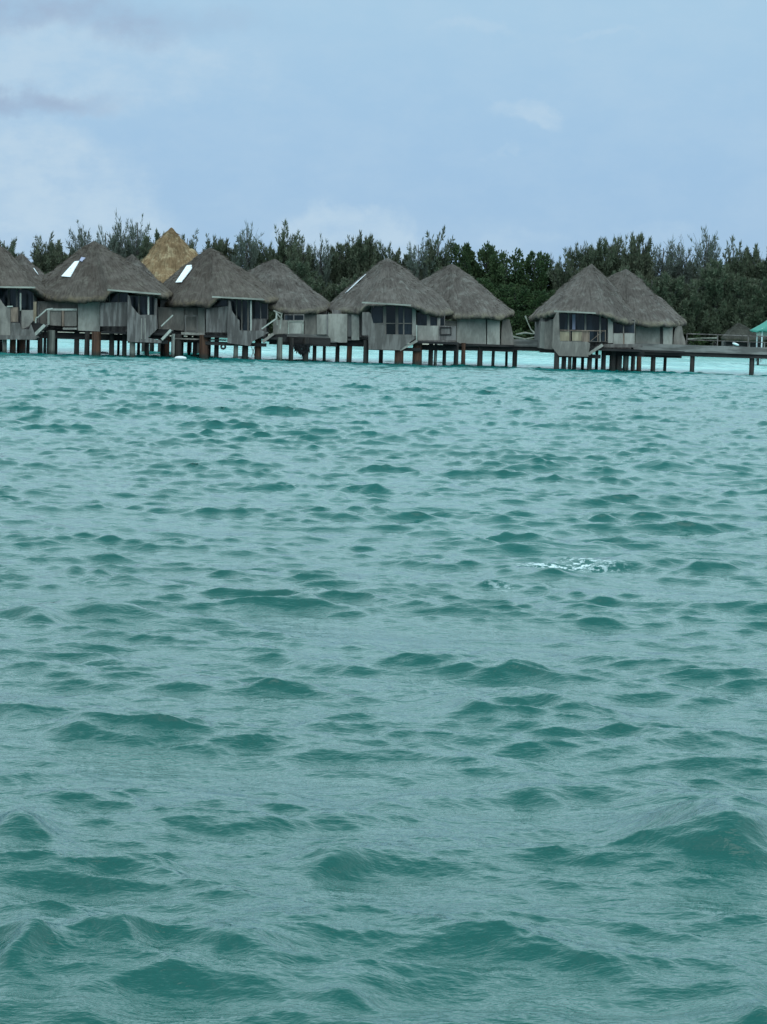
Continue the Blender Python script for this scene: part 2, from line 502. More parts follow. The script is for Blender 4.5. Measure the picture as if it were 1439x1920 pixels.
def water(t, b):
    p = geo(t)
    s2 = t.n('ShaderNodeSeparateXYZ'); t.link(p, s2.inputs[0])
    yy = s2.outputs[1]; zz = s2.outputs[2]
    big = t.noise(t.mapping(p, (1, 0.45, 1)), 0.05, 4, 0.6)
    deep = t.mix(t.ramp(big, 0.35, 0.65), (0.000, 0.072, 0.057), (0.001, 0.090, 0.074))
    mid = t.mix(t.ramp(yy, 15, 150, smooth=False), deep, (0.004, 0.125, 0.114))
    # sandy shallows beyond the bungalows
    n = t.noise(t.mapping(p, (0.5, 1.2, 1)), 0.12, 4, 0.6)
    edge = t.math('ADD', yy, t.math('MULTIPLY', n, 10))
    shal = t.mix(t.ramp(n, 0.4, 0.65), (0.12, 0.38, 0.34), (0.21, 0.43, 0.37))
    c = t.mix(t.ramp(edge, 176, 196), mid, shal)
    att = t.n('ShaderNodeAttribute', attribute_name='foam')
    fn = t.noise(t.mapping(p, (1, 1.4, 1)), 11, 5, 0.75)
    foam = t.math('MULTIPLY', t.ramp(att.outputs['Fac'], 0.05, 0.9), t.ramp(fn, 0.49, 0.60))
    c = t.mix(foam, c, (0.62, 0.70, 0.70))
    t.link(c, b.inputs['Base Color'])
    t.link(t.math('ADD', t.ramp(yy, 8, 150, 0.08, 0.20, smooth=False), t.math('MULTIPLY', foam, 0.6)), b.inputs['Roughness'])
    b.inputs['IOR'].default_value = 1.40
    b.inputs['Specular IOR Level'].default_value = 0.5
    # capillary ripples
    r1 = t.noise(t.mapping(p, (0.55, 1.5, 1), rot=(0, 0, 0.12)), 3.6, 5, 0.66, 0.3)
    r2 = t.noise(t.mapping(p, (0.6, 1.5, 1), rot=(0, 0, -0.2)), 17, 3, 0.6, 0.2)
    r0 = t.noise(t.mapping(p, (0.55, 2.0, 1), rot=(0, 0, 0.16)), 1.5, 5, 0.68, 0.6)
    b0 = t.n('ShaderNodeBump'); b0.inputs['Strength'].default_value = 1.0; b0.inputs['Distance'].default_value = 0.014
    t.link(r0, b0.inputs['Height'])
    b1 = t.n('ShaderNodeBump'); t.link(b0.outputs[0], b1.inputs['Normal']); b1.inputs['Strength'].default_value = 1.0; b1.inputs['Distance'].default_value = 0.022
    t.link(r1, b1.inputs['Height'])
    b2 = t.n('ShaderNodeBump'); b2.inputs['Strength'].default_value = 1.0; b2.inputs['Distance'].default_value = 0.0055
    t.link(r2, b2.inputs['Height']); t.link(b1.outputs[0], b2.inputs['Normal'])
    t.link(b2.outputs[0], b.inputs['Normal'])
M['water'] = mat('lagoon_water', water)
build_water()

# ---------------------------------------------------------------- island behind
SHORE = 324.5
def build_island():
    nx, ny = 160, 26
    v = []; f = []
    for j in range(ny):
        for i in range(nx):
            x = -320 + 640 * i / (nx - 1)
            tt = j / (ny - 1)
            y = SHORE + 5 * noise.noise(Vector((x * 0.03, 3, 1))) + 2 * noise.noise(Vector((x * 0.15, 3, 7))) + 500 * tt ** 2.2 - 1.5
            z = -0.35 + 1.9 * (1 - math.exp(-tt * 7)) + 0.18 * noise.noise(Vector((x * 0.2, y * 0.2, 0))) * min(1, tt * 8)
            v.append((x, y, z))
    for j in range(ny - 1):
        for i in range(nx - 1):
            a = j * nx + i
            f.append((a, a + 1, a + nx + 1, a + nx))
    def sand(t, b):
        p = geo(t)
        n = t.noise(p, 0.5, 5, 0.65)
        s2 = t.n('ShaderNodeSeparateXYZ'); t.link(p, s2.inputs[0])
        c = t.mix(t.ramp(n, 0.4, 0.6), (0.40, 0.37, 0.29), (0.22, 0.20, 0.15))
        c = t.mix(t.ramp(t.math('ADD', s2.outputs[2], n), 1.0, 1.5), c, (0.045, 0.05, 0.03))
        t.link(c, b.inputs['Base Color']); b.inputs['Roughness'].default_value = 0.9
        bump(t, b, n, 0.6, 0.2)
    M['sand'] = mat('sand_and_litter', sand)
    o = link('island_ground', v, f, M['sand'], smooth=True)
    o['kind'] = 'structure'
build_island()

def rock(name, x, y, z, r, m, label, group):
    v = []; f = []
    nu, nv = 12, 7
    off = Vector((x, y, 3.3))
    for j in range(nv + 1):
        a = math.pi * j / nv
        for i in range(nu):
            b = 2 * math.pi * i / nu
            d = Vector((math.sin(a) * math.cos(b), math.sin(a) * math.sin(b), math.cos(a)))
            rr = r * (1 + 0.35 * noise.noise(d * 1.7 + off))
            v.append(Vector((x, y, z)) + Vector((d.x * rr * 1.5, d.y * rr, d.z * rr * 0.6)))
    for j in range(nv):
        for i in range(nu):
            i2 = (i + 1) % nu
            f.append((j * nu + i, (j + 1) * nu + i, (j + 1) * nu + i2, j * nu + i2))
    o = link(name, v, f, m)
    tag(o, label, 'rock', group)
    return o
M['rock'] = mat('pale_coral_rock', plain((0.34, 0.32, 0.27), 0.9, 0.5, 1.5))
for k in range(34):
    px = 975 + k * 5.5 if k < 14 else R.uniform(-20, 1439)
    p = W(px, 650, SHORE - 2)
    rock('shore_rock', p.x, SHORE - 2.5 + R.uniform(-1, 1), 0.12, R.uniform(0.22, 0.5), M['rock'],
         'pale low rock on the far shore seen under the walkway', 'rocks along the far shore')

# ---------------------------------------------------------------- trees
def needles_mesh(name, plumes, m, seed, size=(0.09, 0.42), density=1.0, leafy=False):
    rng = np.random.default_rng(seed)
    V = []; 
    for (base, axis, length, rad, cnt) in plumes:
        cnt = int(cnt * density)
        t = rng.random(cnt) ** 0.85
        base = np.array(base); ax = np.array(axis); ax = ax / np.linalg.norm(ax)
        bend = rng.normal(size=3) * 0.24 * length; bend[2] *= 0.3
        c = base + np.outer(t, ax * length) + np.outer(t ** 2, bend)
        prof = np.sin(np.pi * np.clip(t * 0.80 + 0.20, 0, 1)) ** 0.8
        d = rng.normal(size=(cnt, 3)); d /= np.linalg.norm(d, axis=1)[:, None]
        rr = rad * prof * rng.random(cnt) ** 0.5
        p = c + d * rr[:, None]
        dirn = ax + d * (1.05 if not leafy else 1.6) + rng.normal(size=(cnt, 3)) * 0.30 + np.array([0.10, 0, 0.15])
        dirn /= np.linalg.norm(dirn, axis=1)[:, None]
        side = np.cross(dirn, rng.normal(size=(cnt, 3))); side /= np.linalg.norm(side, axis=1)[:, None]
        L = size[1] * rng.uniform(0.6, 1.5, cnt)[:, None]; w_ = size[0] * rng.uniform(0.6, 1.4, cnt)[:, None]
        a = p; b = p + dirn * L * 0.45 + side * w_; e = p + dirn * L; g = p + dirn * L * 0.45 - side * w_
        V.append(np.stack([a, b, e, g], 1).reshape(-1, 3))
    V = np.concatenate(V)
    n = len(V) // 4
    me = bpy.data.meshes.new(name)
    me.vertices.add(len(V)); me.vertices.foreach_set('co', V.astype(np.float32).ravel())
    me.loops.add(n * 4); me.loops.foreach_set('vertex_index', np.arange(n * 4, dtype=np.int32))
    me.polygons.add(n); me.polygons.foreach_set('loop_start', np.arange(0, n * 4, 4, dtype=np.int32))
    me.update(calc_edges=True); me.materials.append(m)
    return me

def make_tree(seed, kind):
    """returns (trunk mesh, crown mesh) of a tree 10 m tall and about 6 m wide"""
    r = random.Random(seed)
    tb = MB()
    path = [(0, 0, -0.3)]
    lean = (r.uniform(-0.04, 0.07), r.uniform(-0.04, 0.04))
    for k in range(1, 8):
        z = k * 1.25
        path.append((lean[0] * z + r.uniform(-.08, .08), lean[1] * z + r.uniform(-.08, .08), z))
    tb.tube(path, [0.24 * (1 - k / 9) + 0.02 for k in range(8)], 7)
    pl = []
    nb = {'dense': 95, 'wispy': 84, 'bare': 66, 'round': 46}[kind]
    for k in range(nb):
        u = (k + r.random()) / nb
        z0 = 0.7 + 7.2 * u ** 0.9
        az_ = r.uniform(0, 2 * math.pi)
        env = {'dense': 2.7, 'wispy': 2.5, 'bare': 2.3, 'round': 2.8}[kind]
        reach = env * (1 - 0.50 * u) * r.uniform(0.35, 1.0)
        if kind == 'round':
            reach = env * math.sin(math.pi * (0.15 + 0.72 * u)) * r.uniform(0.4, 1.0)
        rise = r.uniform(0.3, 1.3)
        bx = lean[0] * z0; by = lean[1] * z0
        tipx, tipy, tipz = bx + math.cos(az_) * reach, by + math.sin(az_) * reach, z0 + rise
        if kind == 'round':
            L = r.uniform(1.0, 1.6); rad = r.uniform(0.7, 1.1); cnt = 150
            top = 10 - L
        elif kind == 'dense':
            L = r.uniform(0.9, 2.0); rad = r.uniform(0.30, 0.62) * (1.2 - 0.5 * u); cnt = int(125 * (1.15 - 0.5 * u))
            top = 10 - L
        elif kind == 'wispy':
            L = r.uniform(0.9, 2.3) * (1 + 0.25 * (r.random() < 0.15)); rad = r.uniform(0.16, 0.40) * (1.35 - 0.8 * u); cnt = int(92 * (1.25 - 0.8 * u))
            top = 10 - L
        else:
            L = r.uniform(0.9, 2.3) * (1 + 0.25 * (r.random() < 0.15)); rad = r.uniform(0.12, 0.34) * (1.35 - 0.9 * u); cnt = int(66 * (1.3 - 0.95 * u))
            top = 10 - L
        tipz = min(tipz, top * r.uniform(0.72, 1.0) if kind != 'round' else top)
        ax = (math.cos(az_) * 0.62 + 0.14 + r.gauss(0, 0.38), math.sin(az_) * 0.62 + r.gauss(0, .1), 1.0)
        tb.tube([(bx, by, z0 * 0.9), ((bx + tipx) / 2, (by + tipy) / 2, (z0 + tipz) / 2 - 0.15), (tipx, tipy, tipz),
                 (tipx + ax[0] * L * 0.75, tipy + ax[1] * L * 0.75, tipz + L * 0.75)], [0.06, 0.045, 0.03, 0.012], 4)
        pl.append(((tipx, tipy, tipz - 0.3), ax, L, rad, cnt))
        if kind != 'bare' and u < 0.75:      # inner fill
            pl.append((((bx + tipx) / 2, (by + tipy) / 2, (z0 + tipz) / 2 - 0.5), ax, L * 0.8, rad * 1.3, int(cnt * 0.6)))
    size = {'dense': (0.070, 0.46), 'wispy': (0.058, 0.46), 'bare': (0.046, 0.44), 'round': (0.11, 0.28)}[kind]
    m = {'dense': M['needles'], 'wispy': M['needles'], 'bare': M['needles_grey'], 'round': M['leaves']}[kind]
    cm = needles_mesh('crown', pl, m, seed, size, 1.3, kind == 'round')
    t_o = tb.build('trunk', M['bark'])
    tm = t_o.data
    bpy.data.objects.remove(t_o)
    return tm, cm

VAR = {'dense': [make_tree(s, 'dense') for s in (1, 2, 3, 4)], 'wispy': [make_tree(s, 'wispy') for s in (11, 12, 13, 14)],
       'bare': [make_tree(s, 'bare') for s in (21, 22, 23)], 'round': [make_tree(s, 'round') for s in (31, 32, 33)]}
CNT = {}
def tree(px, top, Y, kind, width, label, group='trees along the island'):
    i = CNT.get(kind, R.randrange(9)); CNT[kind] = i + 1
    tm, cm = VAR[kind][i % len(VAR[kind])]
    tp = W(px, top, Y)
    base = 0.9
    h = tp.z - base
    sz = h / 9.9
    sx = width / 5.6
    o = thing('casuarina_tree' if kind != 'round' else 'broadleaf_tree', label, 'tree', (tp.x, Y, base), group)
    rz = R.uniform(0, 6.28)
    for nm, me in (('trunk', tm), ('crown', cm)):
        c = bpy.data.objects.new(nm, me); COL.objects.link(c); c.parent = o
    o.rotation_euler.z = rz
    o.rotation_euler.y = R.uniform(-0.01, 0.06)
    o.scale = (sx, sx, sz)
    return o

# skyline trees: photo x of the stem, y of the top, kind, crown width, how to find it
SKY = [
 (8, 430, 'wispy', 5.0, 'dark feathery casuarina at the left edge above the cropped roof'),
 (82, 432, 'wispy', 5.2, 'small-topped casuarina in the gap between the two leftmost roof peaks'),
 (118, 446, 'dense', 5.0, 'low dark casuarina just left of the roof with the widest skylight'),
 (156, 404, 'bare', 4.8, 'sparse see-through casuarina with curling tips over the roof with the widest skylight'),
 (200, 413, 'bare', 4.2, 'thin upright casuarina just right of the curling sparse one'),
 (232, 392, 'bare', 4.6, 'tallest bare-tipped casuarina left of the golden thatched roof'),
 (262, 391, 'bare', 4.4, 'tall wispy casuarina touching the left side of the golden thatched roof'),
 (300, 428, 'dense', 4.6, 'dark casuarina hidden behind the golden thatched roof, left shoulder'),
 (348, 424, 'wispy', 4.4, 'casuarina peeping out at the right shoulder of the golden thatched roof'),
 (400, 424, 'wispy', 4.8, 'pointed casuarina behind the peak of the roof with the narrow white skylight'),
 (432, 440, 'dense', 5.2, 'solid dark casuarina between the narrow-skylight roof and its rear peak'),
 (466, 405, 'bare', 5.0, 'casuarina with claw-like bare tips left of the small plain grey peak'),
 (500, 434, 'wispy', 4.6, 'short casuarina right behind the small plain grey peak'),
 (535, 410, 'wispy', 5.0, 'tall feathery casuarina right of the small plain grey peak'),
 (566, 426, 'wispy', 4.4, 'thin-spired casuarina over the valley between two bungalows'),
 (598, 434, 'bare', 4.8, 'pale loose casuarina over the valley between two bungalows'),
 (636, 446, 'dense', 4.8, 'low casuarina left of the roof with the sliver skylight'),
 (664, 426, 'wispy', 4.6, 'twin-spired casuarina above the sliver skylight'),
 (686, 428, 'dense', 4.2, 'dark spired casuarina rising beside the sliver skylight roof'),
 (720, 434, 'wispy', 4.6, 'casuarina directly behind the peak of the sliver skylight roof'),
 (744, 462, 'dense', 4.4, 'lowest dark casuarina at the dip right of the centre peak'),
 (790, 436, 'bare', 4.2, 'loose leafy casuarina at the left of the dip in the tree line'),
 (822, 422, 'wispy', 5.0, 'pointed casuarina standing over the peak right of centre'),
 (868, 454, 'round', 6.0, 'round-topped green tree right of the centre peaks'),
 (912, 455, 'round', 6.4, 'broad leafy tree in the low middle of the tree line'),
 (955, 464, 'round', 6.0, 'bushy green tree over the gap between the last two bungalows'),
 (1004, 470, 'round', 5.4, 'low leafy tree left of the rightmost bungalow roof'),
 (1034, 466, 'bare', 4.6, 'nearly bare twiggy tree at the lowest point left of the rightmost bungalow'),
 (1066, 462, 'wispy', 4.6, 'thin spire casuarina left of the rightmost bungalow peak'),
 (1095, 436, 'wispy', 5.0, 'feathery casuarina over the rightmost bungalow main peak'),
 (1124, 440, 'dense', 4.6, 'dark casuarina between the rightmost bungalow two peaks'),
 (1157, 420, 'wispy', 5.0, 'tall spired casuarina above the smaller peak of the rightmost bungalow'),
 (1192, 425, 'dense', 5.0, 'dark casuarina leaning right above the rightmost bungalow'),
 (1246, 440, 'bare', 5.4, 'hazy grey casuarina right of the rightmost bungalow peaks'),
 (1292, 430, 'bare', 5.0, 'fine branched casuarina between the rightmost bungalow and the green canopy'),
 (1330, 413, 'bare', 5.4, 'tallest airy casuarina on the right, left of the green canopy'),
 (1376, 440, 'wispy', 4.6, 'right-leaning casuarina above the small shore hut'),
 (1424, 452, 'dense', 5.4, 'rounded dark casuarina above the green canopy at the right edge'),
]
for i, (px, top, kind, wd, lab) in enumerate(SKY):
    tree(px, top, 338 + (i * 37 % 7) * 0.8, kind, wd, lab)
px = -60
k = 0
FILL = 'dark casuarina in the dense wood behind the front trees'
def skytop(px):
    a = [(s[0], s[1]) for s in SKY]
    return float(np.interp(px, [q[0] for q in a], [q[1] for q in a]))
while px < 1510:
    base = skytop(px)
    tree(px, base + R.uniform(40, 62), 349 + R.uniform(-2, 3), 'dense' if k % 3 else 'wispy', R.uniform(6, 7.5), FILL, 'wood behind the front trees')
    tree(px + 20, base + R.uniform(62, 84), 332 + R.uniform(-1, 1), 'round' if 860 < px < 1040 else ('dense' if k % 4 else 'wispy'), R.uniform(5.2, 6.6),
         'low dark tree in the front row along the shore' , 'front row of shore trees')
    px += 42; k += 1
for px in (-300, -235, -180, -125, -70, 1470, 1515, 1570, 1630, 1700):
    tree(px, 445 + R.uniform(-15, 20), 338, 'dense', 7.5, 'dark casuarina of the wood beyond the frame edge', 'wood beyond the frame')

def build_undergrowth():
    rng = np.random.default_rng(3)
    pl = []
    for k in range(560):
        x = -110 + 220 * (k + rng.random()) / 560
        y = 329 + rng.random() * 12 if k % 3 else 352 + rng.random() * 6
        pl.append(((x, y, 0.5), (rng.normal() * 0.3, 0, 1), 1.0 + rng.random() * 1.6, 0.9 + rng.random() * 0.8, 150))
    me = needles_mesh('undergrowth', pl, M['leaves'], 4, (0.12, 0.34), 1.0, True)
    o = bpy.data.objects.new('undergrowth', me); COL.objects.link(o)
    tag(o, 'dark green undergrowth along the shore below the trees', 'shrubs'); o['kind'] = 'stuff'
build_undergrowth()

# ---------------------------------------------------------------- thatched roofs
def make_roof(parent, apex, front, Y0, back, m, name='roof', amp=0.095, seed=0.0, lipd=0.26, round_top=0.10):
    """front: eave points (px, py, dY[, lip]) from left to right; the back is closed with an arc"""
    A = W(apex[0], apex[1], Y0 + apex[2])
    pts = []
    for q in front:
        p = W(q[0], q[1], Y0 + q[2]); pts.append((p, q[3] if len(q) > 3 else lipd))
    pr, pl_ = pts[-1][0], pts[0][0]
    zc = (pr.z + pl_.z) / 2
    xc = (pr.x + pl_.x) / 2; hw = abs(pr.x - pl_.x) / 2
    yb = Y0 + apex[2] + back
    for k in range(1, 6):
        a = math.pi * k / 6
        ys_ = pr.y + (pl_.y - pr.y) * k / 6
        pts.append((Vector((xc + hw * math.cos(a) * 1.0, ys_ + (yb - ys_) * math.sin(a), pr.z + (pl_.z - pr.z) * k / 6)), lipd))
    # resample
    loop = []
    n = len(pts)
    for i in range(n):
        a, la = pts[i]; b, lb = pts[(i + 1) % n]
        seg = max(1, int((b - a).length / 0.16))
        for k in range(seg):
            t = k / seg
            loop.append((a.lerp(b, t), la + (lb - la) * t))
    for _ in range(2):
        q = []
        for i in range(len(loop)):
            a, b, c = loop[i - 1], loop[i], loop[(i + 1) % len(loop)]
            q.append(((a[0] + b[0] * 2 + c[0]) / 4, (a[1] + b[1] * 2 + c[1]) / 4))
        loop = q
    N = len(loop)
    T = [0.0, 0.012, 0.03] + [0.06 + 0.94 * k / 30 for k in range(31)]
    sv_ = Vector((seed, seed * 1.7, 0))
    verts = []; uvs = []; rim = []
    arc = 0.0
    arcs = []
    for i in range(N):
        arcs.append(arc); arc += (loop[(i + 1) % N][0] - loop[i][0]).length
    for ti, t in enumerate(T):
        for i in range(N):
            e, lip = loop[i]
            p = A.lerp(e, t)
            p.z -= round_top * math.exp(-t * 22) - 0.02 * math.sin(math.pi * t)
            nv = Vector((e.x - A.x, e.y - A.y, (A.z - e.z) * 1.4)).normalized()
            q = p + sv_
            d = noise.noise(q * 0.7) * amp * 1.6 + noise.noise(q * 2.3) * amp * 0.9 + noise.noise(q * 6.0) * amp * 0.5
            w_ = min(1, t * 4)
            p = p + nv * d * w_
            if t > 0.9:
                p.z -= (t - 0.9) * 0.6 * lip
            verts.append(p); uvs.append((arcs[i], (e - A).length * t)); rim.append(max(0.0, (t - 0.93) / 0.07) * (1 if lip > 0.15 else 0.2))
    # lip rings
    C = sum((l[0] for l in loop), Vector()) / N
    for (dz, inw, rr) in ((0.55, 0.0, 1.0), (1.0, 0.10, 0.6), (0.95, 0.55, 0.1), (-0.2, 1.3, 0.0)):
        for i in range(N):
            e, lip = loop[i]
            b0 = verts[(len(T) - 1) * N + i]
            inn = (C - e); inn.z = 0; inn.normalize()
            jag = 0.08 * noise.noise((e + sv_) * 3.5) + 0.07 * noise.noise((e + sv_) * 11.0)
            k = 0.0 if dz < 0 else 1.0
            verts.append(b0 + inn * inw + Vector((0, 0, -dz * lip + jag * k * min(1, lip * 4))))
            uvs.append((arcs[i], (e - A).length + dz * 0.4)); rim.append(rr * (1 if lip > 0.15 else 0.2))
    rings = len(T) + 4
    faces = []
    for j in range(rings - 1):
        for i in range(N):
            i2 = (i + 1) % N
            faces.append((j * N + i, (j + 1) * N + i, (j + 1) * N + i2, j * N + i2))
    tri = BVHTree.FromPolygons([tuple(v) for v in verts], faces)
    o = link(name, verts, faces, m, parent, smooth=True)
    uvl = o.data.uv_layers.new(name='UVMap')
    li = np.zeros(len(o.data.loops), dtype=np.int32); o.data.loops.foreach_get('vertex_index', li)
    ua = np.array(uvs, dtype=np.float32)[li]; uvl.data.foreach_set('uv', ua.ravel())
    at = o.data.attributes.new('rim', 'FLOAT', 'POINT'); at.data.foreach_set('value', np.array(rim, dtype=np.float32))
    # loose straws hanging at the eave and standing off the slope, in the same roof mesh
    rr = random.Random(int(seed * 100))
    vs = []; fs = []
    def straw(p, d, L, w_):
        s = d.cross(Vector((rr.gauss(0, 1), rr.gauss(0, 1), rr.gauss(0, 1)))).normalized() * w_
        b = len(vs); vs.extend([p - s, p + s, p + d * L]); fs.append((b, b + 1, b + 2))
    for i in range(N):
        e, lip = loop[i]
        if lip < 0.1: continue
        b0 = verts[(len(T) - 1) * N + i]
        outw = (e - C); outw.z = 0; outw.normalize()
        for k in range(1):
            t = rr.random()
            straw(b0 + Vector((rr.uniform(-.1, .1), 0, -lip * t)), (outw * rr.uniform(-.3, .5) + Vector((rr.gauss(0, .3), 0, -1))).normalized(), rr.uniform(0.05, 0.18), 0.016)
    for k in range(N * 7):
        i = rr.randrange(N); j = rr.randrange(4, len(T) - 1)
        p = verts[j * N + i]; e = loop[i][0]
        dn = (e - A).normalized(); up = Vector((e.x - A.x, e.y - A.y, (A.z - e.z) * 1.4)).normalized()
        straw(p, (dn + up * rr.uniform(0.1, 0.5) + Vector((rr.gauss(0, .25), 0, 0))).normalized(), rr.uniform(0.1, 0.3) * (1 + amp * 6), 0.022)
    o2 = link('loose_straw', vs, fs, m, o)
    at = o2.data.attributes.new('rim', 'FLOAT', 'POINT'); at.data.foreach_set('value', np.full(len(vs), 0.25, dtype=np.float32))
    return o, tri

def on_roof(tri, px, py, lift=0.06):
    d = ray(px, py)
    h = tri.ray_cast(CAM, d)
    if h[0] is None: h = tri.find_nearest(W(px, py, 166))
    return h[0] + h[1] * lift * (1 if h[1].dot(d) < 0 else -1), h[1]

def skylight(roof, tri, poly, m, name='skylight', th=0.05):
    pts = [on_roof(tri, *q)[0] for q in poly]
    # flatten to the mean plane
    c = sum(pts, Vector()) / len(pts)
    nrm = Vector()
    for i in range(len(pts)):
        nrm += (pts[i] - c).cross(pts[(i + 1) % len(pts)] - c)
    nrm.normalize()
    if nrm.z < 0: nrm = -nrm
    pts = [p - nrm * (p - c).dot(nrm) + nrm * 0.04 for p in pts]
    n = len(pts)
    v = pts + [p - nrm * th for p in pts]
    f = [tuple(range(n)), tuple(range(2 * n - 1, n - 1, -1))] + [(i, i + n, (i + 1) % n + n, (i + 1) % n) for i in range(n)]
    return link(name, v, f, m, roof)

# ---------------------------------------------------------------- bungalow pieces, measured in the photo and set at real depth
def Z(org, k=4.797, oy=380.0):
    return lambda x, y: (org + x / k, oy + y / k)
z1, z2, z3, z4, z5 = Z(0), Z(240), Z(450), Z(680), Z(940)
z6 = Z(1140, 4.813)
z7 = Z(0, 10.28, 520.0)

def P(z, pts, Y):
    return [W(*z(x, y), Y) for x, y in pts]
def rect(x0, y0, x1, y1):
    return [(x0, y0), (x1, y0), (x1, y1), (x0, y1)]
def panel(parent, name, m, z, pts, Y, th=0.12):
    return MB().prism(P(z, pts, Y), th).build(name, M[m], parent)
def window(parent, z, pts, Y, mull=(), m='wall', th=0.06, rails=()):
    """pane plus its frame bars standing a little proud"""
    o = MB().prism(P(z, pts, Y), th).build('window', M['glass'], parent)
    fb = MB()
    xs = [p[0] for p in pts]; ys_ = [p[1] for p in pts]
    t = 7
    for a in (rect(min(xs), min(ys_), max(xs), min(ys_) + t), rect(min(xs), max(ys_) - t, max(xs), max(ys_)),
              rect(min(xs), min(ys_) + t, min(xs) + t, max(ys_) - t), rect(max(xs) - t, min(ys_) + t, max(xs), max(ys_) - t)):
        fb.prism(P(z, a, Y - 0.05), 0.045)
    fb.build('frame', M['wood'], o)
    for (a, b) in mull:
        MB().prism(P(z, rect(a, min(ys_), b, max(ys_)), Y - 0.10), 0.045).build('mullion', M[m], o)
    for (a, b) in rails:
        MB().prism(P(z, rect(min(xs), a, max(xs), b), Y - 0.15), 0.045).build('transom', M[m], o)
    return o
def stilt(parent, px, Y, wpx, m='pile_dark', top=2.0, name='stilt'):
    s = F / Y
    # find x at the waterline
    p = W(px, 660, Y)
    r = wpx / s / 2
    n = 10
    mb = MB()
    wob = R.uniform(-0.04, 0.04)
    mb.tube([(p.x, Y, -1.2), (p.x + wob * .5, Y, 0.3), (p.x + wob, Y, top)], [r * 1.05, r, r * 0.97], n)
    return mb.build(name, M[m], parent, smooth=False)
def beam(parent, x0, x1, Y, z0, z1, depth=0.25, m='beam', name='floor_beam'):
    a = W(x0, 640, Y).x; b = W(x1, 640, Y).x
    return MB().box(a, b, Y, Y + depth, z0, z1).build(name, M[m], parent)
def core(parent, x0, x1, Y, depth, z0, z1, m='wood', name='rear_wall'):
    """closed room behind the facade panels"""
    a = W(x0, 620, Y).x; b = W(x1, 620, Y).x
    return MB().box(a, b, Y, Y + depth, z0, z1).build(name, M[m], parent)
def floor(parent, x0, x1, Y, depth, z, th=0.16):
    a = W(x0, 640, Y).x; b = W(x1, 640, Y).x
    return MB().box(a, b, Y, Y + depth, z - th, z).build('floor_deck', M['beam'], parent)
def stair(parent, z, bottom, top, Y, wid=1.0, handrail=None, m='pale', edge=10):
    """bottom/top: photo points of the stringer line; treads run back by wid metres"""
    b = W(*z(*bottom), Y); t = W(*z(*top), Y)
    st = thing_part('stair', parent, b)
    for k, yy in enumerate((0.0, wid)):
        MB().bar(b + Vector((0, yy, 0)), t + Vector((0, yy, 0)), edge / 4.8 / 26 * 1.0, 0.05).build('stringer', M[m if k == 0 else 'wood'], st)
    n = 6
    for k in range(n):
        c = b.lerp(t, (k + 0.5) / n)
        MB().box(c.x - 0.13, c.x + 0.13, c.y + 0.05, c.y + wid - 0.05, c.z - 0.02, c.z + 0.02).build('tread', M['wood'], st)
    if handrail:
        path = [W(*z(*q), Y) for q in handrail]
        mb = MB()
        for a, c in zip(path[:-1], path[1:]): mb.bar(a, c, 0.09, 0.06)
        mb.build('handrail', M['rail'], st)
    return st
def thing_part(name, parent, loc):
    o = bpy.data.objects.new(name, None); COL.objects.link(o); o.parent = parent
    o.location = loc - parent_offset(parent)
    return o
def fascia(roof, a, b, Y, th=0.11):
    p, q = W(*a, Y), W(*b, Y)
    return MB().bar(p, q, th, 0.07).build('fascia_board', M['board'], roof)
GRP = 'overwater bungalows in the row'

# ======== bungalow E : rightmost, two peaks
Y = 160.5
e = thing('overwater_bungalow', 'rightmost grey thatched bungalow with two peaks and tan boards under its terrace windows', 'bungalow', (W(1110, 690, Y).x, Y, 0), GRP)
r7, t7 = make_roof(e, (1110, 492, 4.5), [(991, 594, 6.0), (1004, 592, 3.2), (1018, 589, 2.0), (1034, 587, 0.2), (1040, 584, 0.0, 0.1), (1116, 586, -0.2, 0.1),
     (1140, 591, 0.2, 0.2), (1165, 600, 1.0), (1190, 604, 2.2), (1205, 600, 5.0)], Y, 5.0, M['thatch'], seed=1.3)
r8, t8 = make_roof(e, (1175, 502, 8.5), [(1035, 582, 9.5), (1110, 592, 6.2), (1185, 602, 3.4), (1232, 608, 3.0), (1262, 607, 3.4), (1289, 604, 6.5)], Y, 4.5, M['thatch'], seed=2.3)
fascia(r7, (1039, 583.5), (1117, 587), Y - 0.35)
core(e, 1013, 1185, Y + 2.4, 6, 1.5, 3.7); core(e, 1218, 1268, Y + 5.3, 5, 1.5, 3.6)
floor(e, 1043, 1205, Y + 0.25, 8, 1.66); floor(e, 1192, 1285, Y + 3.9, 8, 1.62)
panel(e, 'wall', 'pale', z5, [(358, 1070), (398, 1070), (385, 1312), (345, 1305)], Y + 2.0)
panel(e, 'wall', 'wall', z5, [(398, 1075), (475, 1040), (470, 1320), (387, 1315)], Y + 1.5)
panel(e, 'terrace_screen', 'wall', z5, [(470, 1050), (500, 985), (521, 985), (521, 1140), (532, 1246), (775, 1250), (800, 1262), (786, 1386), (520, 1378), (462, 1305)], Y)
window(e, z5, rect(521, 985, 960, 1252), Y + 1.7, [(600, 612), (750, 766), (884, 897)], 'pale')
MB().prism(P(z5, rect(640, 1005, 668, 1140), Y + 1.5), 0.05).build('curtain', M['skylight_blue'], e)
for a, b in ((530, 615), (638, 725)):
    panel(e, 'railing_panel', 'tan', z5, rect(a, 1158, b, 1243), Y + 0.02, 0.05)
panel(e, 'railing_panel', 'brown', z5, rect(728, 1150, 788, 1250), Y + 0.03, 0.05)
rl = MB()
rl.bar(W(*z5(522, 1146), Y - 0.06), W(*z5(942, 1154), Y - 0.06), 0.055, 0.05)
for x in (622, 730, 792, 870, 938):
    rl.bar(W(*z5(x, 1146), Y), W(*z5(x, 1250), Y), 0.05)
